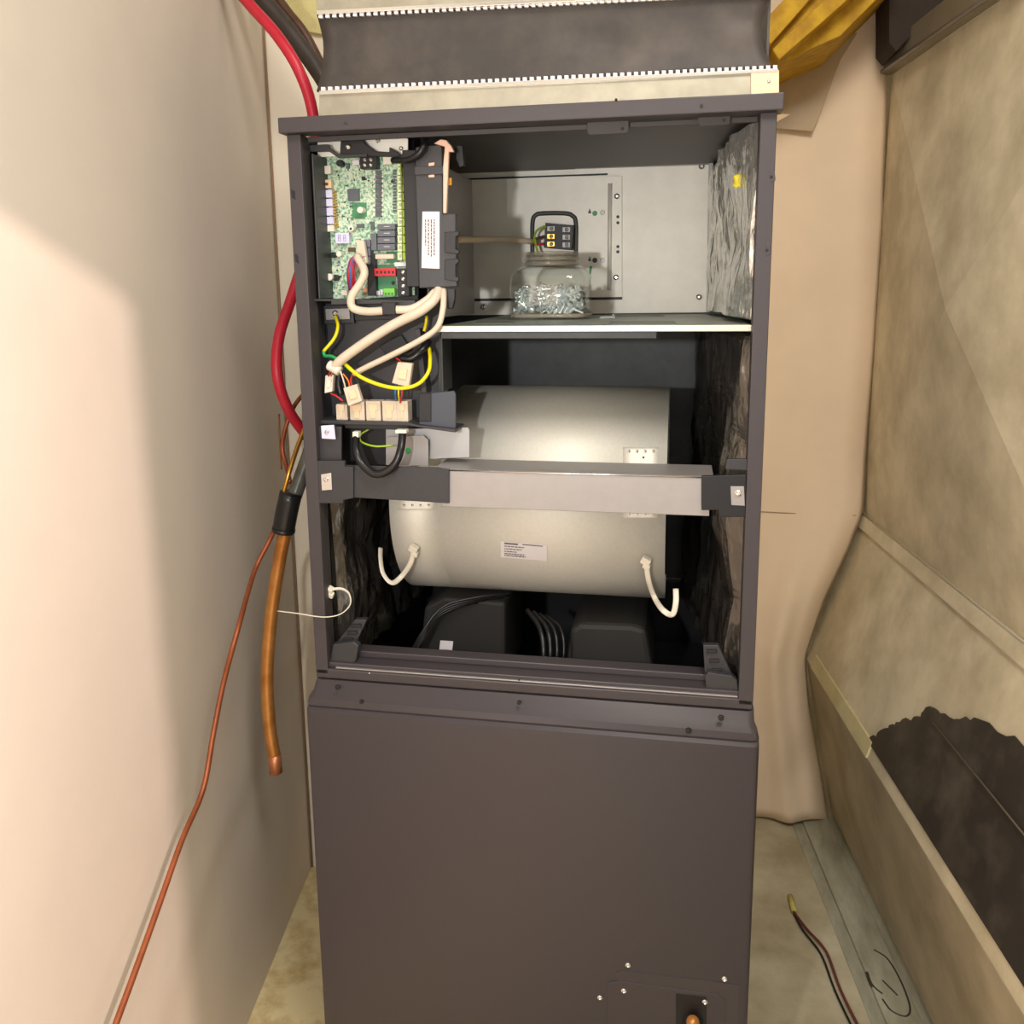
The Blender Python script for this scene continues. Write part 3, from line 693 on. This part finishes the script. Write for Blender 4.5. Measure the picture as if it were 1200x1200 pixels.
plate('lower_upright', [(372, 500), (400, 500), (400, 545), (373, 545)], .012, .004, PLAST, ct)
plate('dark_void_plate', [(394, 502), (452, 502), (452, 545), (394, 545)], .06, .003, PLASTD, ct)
# white sockets
for i, x in enumerate((394, 410, 429, 448, 465)):
    w_ = 13 if i in (0, 4) else 17
    t = rb('socket', x, 470 if i else 474, x+w_, 495, .03, .02, CREAMW, ct)
    bm = bmesh.new(); rbb(bm, x+3, 474, x+w_-4, 481, .0285, .002); obj('socket_slot', bm, TANM, t)
    bm = bmesh.new(); rbb(bm, x+5, 481, x+w_-6, 490, .0287, .002); obj('socket_slot', bm, TANM, t)
# silver bracket with green screw below
bk = thing('earth_bracket', 'small galvanised bracket with a green screw behind the black cable', 'bracket', at(485, 545, .04))
plate('plate', [(452, 512), (496, 510), (502, 516), (502, 546), (452, 545)], .045, .002, GALV, bk, bevel=.0005)
plate('long_plate', [(452, 503), (548, 501), (550, 504), (550, 536), (452, 540)], .055, .002, mat('soft_steel', S(168, 168, 168), .5, .5), bk, bevel=.0005)
disc('green_screw', 478, 528, .043, .004, .003, GRN, bk)

# ------------------------------------------------------------------ circuit board
YC = .068
pcb = thing('circuit_board', 'green control circuit board crowded with components in the top left bay', 'circuit board', at(432, 350, YC))
plate('board', [(377, 183), (482, 177), (486, 346), (384, 353)], YC, .003, PCBM, pcb, bevel=0)
def uv(u, v): return 330+u/5.217, 130+v/5.217
def cb_(name, u0, v0, u1, v1, h, m, **k):
    x0, y0 = uv(u0, v0); x1, y1 = uv(u1, v1); return rb(name, x0, y0, x1, y1, YC-h, h, m, pcb, **k)
def cyl(name, u, v, r, h, m, m2=None):
    x, y = uv(u, v); o = disc(name, x, y, YC-h, r/5.217/1025*1.2, h, m, pcb); return o
cb_('plain_area', 430, 560, 520, 660, .0006, PCBG, bevel=0); cb_('plain_area', 580, 940, 700, 1090, .0006, PCBG, bevel=0); cb_('plain_area', 640, 860, 720, 930, .0006, PCBG, bevel=0)
for i, (v0, v1) in enumerate(((335, 385), (420, 472), (482, 530), (538, 584), (592, 640), (648, 692), (698, 738))):
    cb_('edge_connector', 250+i*3, v0, 300+i*3, v1, .010, [WHITE, TANM, LILAC, LILAC, LILAC, LILAC, WHITE][i])
for i in range(13): cb_('header_pin', 306+i, 488+i*18, 328+i, 498+i*18, .006, GOLD, bevel=0)
cyl('button', 274, 446, 9, .012, BROWNH)
cb_('main_chip', 403, 475, 473, 550, .004, CHIP)
cyl('capacitor', 350, 318, 20, .014, PLASTD); cyl('capacitor', 478, 605, 20, .014, WHITE); cyl('capacitor', 422, 718, 20, .012, WHITE); cyl('capacitor', 290, 1016, 22, .016, WHITE)
cyl('capacitor', 348, 875, 18, .012, WHITE); cyl('capacitor', 312, 880, 18, .01, PLASTD); cyl('capacitor', 325, 1020, 20, .01, PLASTD); cyl('capacitor', 422, 720, 8, .0126, PLASTD)
for u, v in ((500, 412), (680, 430), (682, 1052)): cyl('mounting_hole', u, v, 13, .001, PLASTD)
t = cb_('power_terminal', 478, 280, 582, 352, .014, PLASTD)
for u in (508, 545):
    for v in (298, 330):
        x, y = uv(u, v); screw(x, y, YC-.0145, .0026, t)
cb_('white_socket', 620, 268, 672, 326, .012, WHITE); cb_('white_socket', 432, 300, 474, 330, .01, LABEL)
cb_('small_chip', 392, 318, 412, 352, .004, CHIP)
for i in range(10):
    v = 362+i*29
    cb_('opto_chip', 574, v, 608, v+24, .005, CHIP, bevel=0)
    cb_('pin_row', 560, v+4, 572, v+18, .002, WHITE, bevel=0); cb_('pin_row', 611, v+4, 623, v+18, .002, WHITE, bevel=0)
for i in range(14): cb_('resistor', 680, 358+i*19, 700, 370+i*19, .002, CHIP, bevel=0)
random.seed(21)
for i in range(90):
    u = random.uniform(330, 560); v = random.uniform(340, 690) if i < 60 else random.uniform(820, 1120)
    if v > 800: u = random.uniform(285, 380)
    if 395 < u < 485 and 465 < v < 560: continue
    w_, h_ = random.choice(((12, 6), (6, 12), (9, 9))); cb_('resistor', u, v, u+w_, v+h_, .0015, random.choice((WHITE, CHIP, TANM, LABEL, PLASTD)), bevel=0)
for i in range(12):
    v = 292+i*52
    a1 = cb_('wire_terminal', 708, v, 736, v+47, .012, PALEG); a2 = cb_('wire_terminal', 739, v, 776, v+47, .018, LIME)
    bm = bmesh.new(); x, y = uv(722, v+12); x2, y2 = uv(732, v+32); rbb(bm, x-1, y, x2, y2, YC-.0126, .001); obj('terminal_mouth', bm, GALV, a1)
cb_('terminal_rail', 733, 290, 741, 912, .016, mat('olive', S(110, 130, 30), .5))
t = cb_('digit_display', 328, 745, 412, 810, .009, LILAC)
for u in (345, 377):   # two figure-eight digits
    bm = bmesh.new()
    for (a_, b_, c_, d_) in ((0, 0, 16, 3), (0, 17, 16, 20), (0, 35, 16, 38), (0, 3, 3, 35), (13, 3, 16, 35)):
        X0, Y0 = uv(u+a_, 758+b_); X1, Y1 = uv(u+c_, 758+d_); rbb(bm, X0, Y0, X1, Y1, YC-.0095, .001)
    obj('digit', bm, mat('digit_grey', S(150, 146, 190), .4), t)
for i in range(4):
    t = cb_('relay', 585, 690+i*41, 692, 727+i*41, .016, RELAY)
    bm = bmesh.new(); X0, Y0 = uv(625, 705+i*41); X1, Y1 = uv(660, 708+i*41); rbb(bm, X0, Y0, X1, Y1, YC-.0165, .001); obj('relay_mark', bm, LABEL, t)
cb_('relay', 545, 748, 580, 852, .016, RELAY)
for i in range(3): cb_('relay', 503, 786+i*52, 541, 834+i*52, .014, mat('slate_relay', S(108, 108, 118), .4))
cb_('dark_module', 522, 872, 572, 1130, .012, PLASTD); cb_('small_chip', 458, 690, 502, 714, .004, CHIP); cb_('small_chip', 543, 676, 563, 728, .005, CHIP); cb_('small_chip', 405, 835, 448, 860, .004, BROWNH)
cb_('cream_connector', 572, 876, 684, 905, .012, CREAMW); cb_('white_connector', 690, 925, 775, 950, .012, LABEL)
t = cb_('red_connector', 566, 962, 696, 1010, .014, REDC)
for i in range(5):
    bm = bmesh.new(); X0, Y0 = uv(578+i*24, 978); X1, Y1 = uv(590+i*24, 994); rbb(bm, X0, Y0, X1, Y1, YC-.0145, .001); obj('socket_mouth', bm, PLASTD, t)
t = cb_('screw_terminal', 706, 962, 778, 1132, .016, PLASTD)
for i in range(4):
    x, y = uv(742, 988+i*42); screw(x, y, YC-.0165, .003, t)
t = cb_('green_connector', 622, 1085, 690, 1132, .012, GRNC)
for i in range(3):
    bm = bmesh.new(); X0, Y0 = uv(630+i*20, 1110); X1, Y1 = uv(642+i*20, 1126); rbb(bm, X0, Y0, X1, Y1, YC-.0125, .001); obj('socket_mouth', bm, PCBG, t)
for i in range(3): cb_('white_pin', 572+i*17, 1100, 584+i*17, 1126, .008, LABEL)
cb_('salmon_strip', 498, 1082, 556, 1110, .006, mat('salmon', S(224, 160, 130), .5)); cb_('white_connector', 365, 1095, 400, 1128, .01, WHITE)
# ------------------------------------------------------------------ inverter / cover box
cvb = thing('power_module', 'black plastic power module with a white label beside the circuit board', 'module', at(510, 338, .03))
plate('cover', [(487, 172), (515, 169), (518, 173), (519, 250), (534, 250), (536, 336), (491, 338), (486, 200)], .028, .012, PLAST, cvb, bevel=.0015)
box('module_body', rect(489, 172, 534, 336, .04)[0], at(553, 260, .44).x, .041, .20, rect(489, 172, 534, 336, .04)[2], rect(489, 174, 534, 336, .04)[3], PLASTD, cvb)
plate('copper_frame', [(508, 168), (516, 163), (523, 164), (529, 171), (532, 178), (526, 178), (523, 250), (519, 250), (519, 195), (521, 172)], .024, .006, PINKM, cvb, bevel=.001)
plate('cover_gap', [(502, 191), (509, 190), (509, 194), (502, 195)], .026, .003, PINKM, cvb); plate('cover_gap', [(502, 205), (509, 204), (509, 208), (502, 208)], .026, .003, PINKM, cvb)
plate('cover_gap', [(486, 195), (520, 195), (520, 204), (486, 205)], .025, .003, PLAST, cvb)
plate('orange_tab', [(523, 209), (529, 208), (529, 217), (523, 218)], .035, .004, mat('orange_tab_m', S(190, 130, 30), .5), cvb)
plate('side_clip', [(534, 170), (542, 170), (544, 194), (538, 196), (534, 186)], .05, .01, PLASTD, cvb, bevel=.001)
for y in (272, 304):
    plate('side_clip', [(521, y), (537, y-1), (538, y+3), (534, y+6), (534, y+20), (538, y+22), (537, y+26), (521, y+24)], .022, .006, PLASTD, cvb, bevel=.0008)
plate('lower_clip', [(524, 338), (533, 338), (533, 350), (530, 362), (524, 362)], .03, .008, PLASTD, cvb, bevel=.001)
lab = plate('white_sticker', [(495, 248), (515, 248), (515, 315), (494, 314)], .0265, .0014, LABEL, cvb, bevel=0, label='white printed sticker')
bm = bmesh.new(); random.seed(9)
for c in range(4):
    x = 498+c*3.4; y = 257
    while y < (300 if c else 286):
        l = random.uniform(1.5, 5); prism_into(bm, T([(x, y), (x+1.3, y), (x+1.3, y+l), (x, y+l)], .0262), Vector((0, .0004, 0))); y += l+1
obj('print', bm, INK, lab)
t = thing('side_enclosure', 'grey steel box side next to the black power module', 'panel', at(545, 352, .1))
xr = at(554, 260, .44).x
box('face', xr-.002, xr, .20, .44, SZ+.005, .745, GALV, t)

# ------------------------------------------------------------------ cables at the control box
def cable(label, pts, r, m, cat='cable', **k): return tube('cable', pts, r, m, label=label, cat=cat, **k)
def wire(label, pts, r, m, **k): return tube('wire', pts, r, m, label=label, cat='wire', **k)
c1 = cable('fat cream cable sleeve looping from the board to the module foot', T([(418, 300, .03), (427, 318, .015), (422, 332, .012), (412, 348, .01), (414, 361, .01), (432, 365, .008), (460, 363, .006), (482, 362, .01), (500, 352, .02), (510, 342, .03)]), .0055, CREAMW)
cable('fattest cream cable running diagonally down to the left sockets', T([(515, 338, .035), (508, 352, .018), (490, 366, .008), (462, 380, .006), (430, 400, .006), (402, 420, .008), (392, 430, .012)]), .0068, CREAMW)
cable('thin cream cable curving under the fat diagonal one', T([(520, 338, .035), (519, 362, .012), (512, 384, .004), (490, 400, .004), (455, 418, .006), (430, 430, .012), (415, 438, .02)]), .0040, CREAMW)
t = thing('ribbon_plug', 'white plug with its paper tag standing on the circuit board', 'plug', at(422, 300, .03))
plate('plug_body', [(417, 282), (426, 282), (430, 308), (423, 312), (419, 300)], .04, .008, WHITE, t, bevel=.001)
plate('tag', [(417, 281), (426, 282), (429, 300), (420, 302)], .038, .001, CREAMW, t)
for i, m_ in enumerate((PUR, REDW, BLU, REDW, PUR, REDW)):
    wire(['purple wire at the far left of the ribbon on the board', 'red wire left in the board ribbon beside the purple one', 'blue wire in the middle of the board ribbon', 'red wire right of the blue one in the board ribbon', 'purple wire right in the board ribbon', 'rightmost red wire in the board ribbon'][i],
         T([(419+i*.5, 298, .04), (410+i*1.6, 305, .035), (407+i*1.8, 322, .035), (409+i*1.4, 340, .045)]), .0010, m_, seg=6)
wire('yellow earth wire hanging from the earth plate', T([(393, 370, .055), (396, 382, .045), (392, 396, .035), (379, 412, .03)]), .0024, YEL)
wire('green stretch of earth wire at the left tray edge', T([(379, 412, .03), (381, 417, .028), (390, 418, .025), (402, 426, .02), (411, 434, .016)]), .0024, GRN)
wire('long yellow earth wire sagging across the lower tray', T([(400, 422, .0185), (420, 440, .008), (445, 451, .006), (470, 455, .006), (490, 450, .008), (502, 436, .014), (504, 420, .03), (503, 408, .045)]), .0026, YEL)
wire('short yellow wire end above the right of the tray', T([(500, 370, .05), (499, 380, .05), (497, 388, .05)]), .0022, YEL)
wire('thin yellow green wire under the white sockets', T([(432, 503, .035), (422, 510, .03), (424, 518, .025), (440, 523, .02), (462, 522, .03)]), .0014, LIME)
cable('black sleeved cable looping below the sockets in a U', T([(417, 510, .02), (418, 528, .0), (424, 543, -.004), (438, 555, -.008), (452, 553, -.008), (464, 542, -.006), (470, 525, .0), (472, 506, .015)]), .0055, BLKW)
cable('short black sleeved cable behind the thin cream cable', T([(470, 420, .03), (482, 420, .03), (495, 410, .035), (502, 400, .05)]), .0052, BLKW)
cable('black cable arching over the top of the circuit board', T([(460, 188, .03), (478, 187, .02), (491, 180, .015), (497, 168, .02), (494, 156, .06)]), .0042, BLKW)
t = thing('cable_collar', 'white collar around the black cable under the sockets', 'collar', at(470, 508, .01)); plate('band', [(463, 504), (476, 504), (476, 508), (463, 508)], .005, .012, WHITE, t)
t = thing('cable_collar', 'white end of the black cable under the left sockets', 'collar', at(417, 512, .01)); plate('band', [(413, 506), (420, 506), (420, 513), (413, 513)], .012, .01, WHITE, t)
def connector(label, pts, Y, m=CREAMW):
    t = thing('wire_connector', label, 'connector', at(pts[3][0], pts[3][1], Y)); plate('housing', pts, Y, .009, m, t, bevel=.001)
    cx = sum(p[0] for p in pts)/len(pts); cy = sum(p[1] for p in pts)/len(pts)
    q = [((p[0]-cx)*.5+cx, (p[1]-cy)*.45+cy) for p in pts]; plate('latch', q, Y-.002, .003, TANM if m is CREAMW else WHITE, t, bevel=.0006)
connector('small white wire connector at the left edge of the tray', [(381, 440), (391, 439), (389, 459), (380, 461)], .02, WHITE)
connector('cream wire connector over the leftmost sockets', [(402, 455), (418, 450), (424, 470), (408, 476)], .012)
connector('large cream wire connector under the black sleeve', [(466, 424), (483, 426), (479, 454), (459, 449)], .015)
for lbl, pts, m_ in (('red wire dropping into the small white connector', [(388, 430, .014), (385, 441, .02)], REDW), ('orange wire dropping beside the small white connector', [(391, 431, .014), (388, 441, .02)], ORA),
                  ('white wire fanning from the sleeve end', [(398, 432, .012), (402, 444, .014), (405, 455, .018)], WHITE), ('orange wire fanning from the sleeve end', [(402, 438, .012), (408, 446, .012), (410, 455, .016)], ORA),
                  ('red wire below the thin cream cable', [(413, 438, .02), (411, 446, .014), (413, 453, .016)], REDW), ('red wire crossing below the small white connector', [(387, 461, .022), (394, 464, .018), (402, 470, .018)], REDW),
                  ('blue wire going into the rightmost socket', [(464, 450, .022), (463, 460, .02), (464, 470, .028)], BLU), ('yellow wire going into the rightmost socket', [(467, 452, .022), (467, 462, .02), (468, 470, .028)], YEL),
                  ('red wire going into the rightmost socket', [(471, 453, .022), (471, 462, .02), (469, 472, .028)], REDW), ('red wire entering the large cream connector from above', [(464, 420, .028), (468, 422, .025), (471, 428, .02)], REDW)):
    wire(lbl, T(pts), .0011, m_, seg=6)
cable('white shrink sleeve end of the fattest cream cable', T([(386, 428, .014), (392, 431, .012), (398, 435, .01)]), .0072, WHITE)
cable('black taped wire bundle beside the small white connector', T([(398, 438, .03), (397, 450, .03), (400, 463, .03)]), .005, BLKW)

# ------------------------------------------------------------------ bottom of the bay
t = thing('filter_module', 'black plastic box with a small white tag in the dark left bottom', 'box', at(545, 780, .2))
plate('case', [(497, 712), (520, 700), (592, 706), (592, 800), (488, 800)], .16, .16, mat('matt_black', S(30, 29, 28), .7), t, bevel=.006)
plate('tag', [(516, 751), (531, 752), (529, 769), (514, 768)], .157, .002, LABEL, t, bevel=0, label='small white tag')
t = thing('motor_cover', 'dark grey rounded cover in the dark right bottom', 'cover', at(715, 790, .2))
plate('case', [(668, 738), (680, 731), (740, 733), (757, 738), (766, 790), (662, 790)], .16, .16, mat('matt_dark_grey', S(40, 39, 37), .7), t, bevel=.008)
for i in range(4):
    cable(['thick glossy black cable left of the dark grey cover', 'black cable touching the dark grey cover edge', 'thin black cable between the two bottom boxes', 'black cable arch nearest the blower foot'][i],
          T([(636+i*7, 790, .10), (637+i*8, 760, .11), (632+i*8, 735, .13), (618+i*7, 715+i*2, .16)]), .004-.0006*i, BLKW)
for i in range(4):
    cable(['lowest glossy black cable arching over the black box', 'second black cable arching over the black box', 'third black cable arching over the black box', 'topmost black cable arching over the black box'][i],
          T([(482-i*2, 775, .1), (496, 748-i*3, .11), (515+i*2, 722-i*4, .13), (548+i*6, 708-i*3, .15), (575+i*7, 706-i*3, .18)]), .0022, BLKW)
box('bay_floor', .02, .60, .06, .50, -.125, -.12, PLASTD, label='black drain pan floor under the blower', cat='pan')
for s, pts in ((0, [(386, 776), (390, 755), (414, 752), (420, 757), (417, 775), (410, 780)]), (1, [(828, 812), (826, 793), (830, 788), (858, 792), (864, 797), (866, 812)])):
    t = thing('corner_bracket', ['black plastic corner bracket in the lower left of the opening', 'black plastic corner bracket in the lower right of the opening'][s], 'bracket', at(pts[0][0], pts[0][1], .01))
    plate('foot', pts, .010, .012, PLAST, t, bevel=.0015)
    arm = [(392, 756), (416, 726), (430, 726), (416, 756)] if s == 0 else [(826, 792), (824, 756), (842, 756), (860, 795)]
    plate('arm', arm, .022, .01, PLAST, t, bevel=.001)
    for k in range(3):
        if s == 0: x, y = 407+k*5, 750-k*8
        else: x, y = 840-k*3, 786-k*11
        plate('rib', [(x-6, y-2), (x+6, y-2), (x+6, y+2), (x-6, y+2)], .019, .004, PLASTD, t)

# ================================================================== LOWER CABINET
lc = thing('coil_cabinet', 'closed charcoal steel lower cabinet under the open blower section', 'cabinet', (.31, .25, 0))
zt = -.004
box('side_panel', .002, .006, .02, D, FZ, zt, PAINT, lc); box('side_panel', .614, .618, .02, D, FZ, zt, PAINT, lc)
box('rear_panel', .006, .614, D-.004, D, FZ, zt, PAINT, lc); box('darkening_plate', .007, .613, D-.01, D-.005, FZ+.02, zt, PLASTD, lc); box('darkening_plate', .007, .012, .056, D-.01, FZ+.02, zt, PLASTD, lc); box('darkening_plate', .608, .613, .056, D-.01, FZ+.02, zt, PLASTD, lc); box('top_strip', .006, .614, .02, .055, zt-.004, zt, PAINT, lc)  # black plates added inside so the open depth looks dark
# shaped front door with chamfered top
def doorprof():
    x0, x1 = -.008, .628; bm = bmesh.new(); rows = []
    prof_ = [(.02, zt), (.0, zt-.001), (-.014, zt-.014), (-.022, zt-.021), (-.024, zt-.030), (-.022, zt-.034), (-.027, zt-.038), (-.028, zt-.046), (-.028, FZ+.01), (-.02, FZ+.005), (.02, FZ+.005)]
    rc = .010
    for Y, z in prof_:
        inset = 0.006 if z > zt-.016 else (0.002 if z > zt-.03 else 0)
        row = []
        for x, dy in ((x0+inset, .018), (x0+inset, .008), (x0+inset+.003, .003), (x0+inset+.009, 0), (x1-inset-.009, 0), (x1-inset-.003, .003), (x1-inset, .008), (x1-inset, .018)):
            row.append(bm.verts.new((x, min(Y+dy if Y < .01 else Y, .02), z+ZO)))
        rows.append(row)
    for a, b in zip(rows, rows[1:]):
        for i in range(7): bm.faces.new((a[i], a[i+1], b[i+1], b[i]))
    return bm
o = obj('front_door', doorprof(), PAINT, lc)
for p in o.data.polygons: p.use_smooth = True
md = o.modifiers.new('e', 'EDGE_SPLIT'); md.split_angle = math.radians(28)
for x, y, r in ((395, 806, .004), (423, 823, .003), (608, 824, .003), (845, 842, .004), (807, 857, .004)): disc('hole', x, y, -.024 if y < 850 else -.026, r, .004, PLASTD, lc, seg=12)
for x, y in ((736, 1131), (849, 1147), (731, 1161), (703, 1169), (826, 1174)): screw(x, y, -.030, .0040, lc)
plate('service_plate', [(724, 1150), (842, 1166), (850, 1172), (850, 1260), (712, 1260), (712, 1152)], -.0298, .0022, PAINT, lc, bevel=.0006)
plate('service_plate', [(730, 1138), (866, 1155), (866, 1260), (722, 1260), (722, 1140)], -.0289, .0012, PAINT, lc, bevel=.0004)
plate('dark_opening', [(792, 1164), (828, 1168), (828, 1220), (792, 1220)], -.0305, .002, PLASTD, lc)
tube('copper_stub', T([(812, 1198, -.05), (812, 1198, -.03)]), .009, COPPER, lc, seg=16); tube('stub_ring', T([(812, 1198, -.036), (812, 1198, -.03)]), .014, PLASTD, lc, seg=16)

# ================================================================== LEFT PIPES
red = cable('red plastic tube bowing out past the left side of the cabinet', T([(262, -30, .30), (295, 8, .28), (325, 42, .26), (350, 82, .26), (366, 130, .28), (372, 200, .3), (362, 280, .3), (343, 345, .28), (327, 395, .24), (325, 440, .22), (338, 480, .24), (360, 512, .28)]), .0092, RED, cat='tube', seg=16)
cable('thick black insulated hose bending in beside the canvas', T([(280, -30, .36), (315, 8, .36), (345, 45, .36), (380, 95, .38), (400, 140, .4)]), .0145, mat('charcoal_sleeve', S(66, 58, 52), .6, n=(40, .3)), cat='hose', seg=16)
cable('brown hose above the black insulated hose', T([(305, -30, .40), (335, 12, .40), (358, 42, .40), (385, 95, .42)]), .009, BROWNH, cat='hose', seg=14)
plate('wall_insulation', [(318, -30), (372, -30), (378, 40), (352, 35), (335, 22)], YB-.012, .011, YFOAM, label='pale yellow insulation behind the hoses', cat='insulation')
cable('thin brown copper tube curling behind the red tube', T([(362, 455, .30), (346, 474, .27), (335, 500, .26), (331, 525, .26), (336, 548, .25), (340, 565, .22)]), .0038, COPTH, cat='pipe')
cable('very thin brown wire on the wall beside the red tube', T([(327, 485, .33), (328, 520, .33), (330, 550, .33)]), .0016, COPTH, cat='pipe')
cable('golden copper tube entering the black sleeve', T([(362, 490, .22), (350, 520, .19), (340, 550, .16), (331, 582, .15)]), .0038, BRASSY, cat='pipe')
cable('grey black plastic pipe end above the black sleeve', T([(372, 505, .2), (358, 545, .18), (345, 582, .16)]), .012, mat('smoky_plastic', S(100, 100, 92), .25, n=(30, .5)), cat='pipe', seg=18)
sl = thing('pipe_sleeve', 'black shrink sleeve joining the copper pipes left of the cabinet', 'sleeve', at(335, 626, .15))
tube('sleeve', T([(341, 578, .15), (336, 600, .15), (332, 622, .15)]), .0180, RUBBER, sl, seg=24, n=3)
tube('sleeve_rim', T([(332.6, 619, .15), (332, 623, .15)]), .0188, RUBBER, sl, seg=24)
t = cable('big golden copper pipe hanging down with a crimped end', T([(336, 615, .15), (327, 660, .15), (318, 720, .15), (313, 790, .15), (316, 850, .15), (322, 888, .15)]), .0108, COPPER, cat='pipe', seg=20)
tube('pipe_end', T([(321.5, 884, .15), (323.5, 905, .15)]), .0112, mat('pinkish_copper', S(200, 130, 90), .4, .6, n=(20, .2)), t, seg=20)
cable('long thin copper tube trailing down along the left wall', [at(324, 615, .15), at(315, 635, .15), at(298, 670, .12), aw(278, 740, .08), aw(262, 800, .06), aw(250, 860, .05), aw(238, 925, .045), aw(213, 985, .04), aw(190, 1050, .04), aw(165, 1120, .04), aw(132, 1210, .04), aw(110, 1270, .04)], .0040, COPTH, cat='pipe', seg=12)
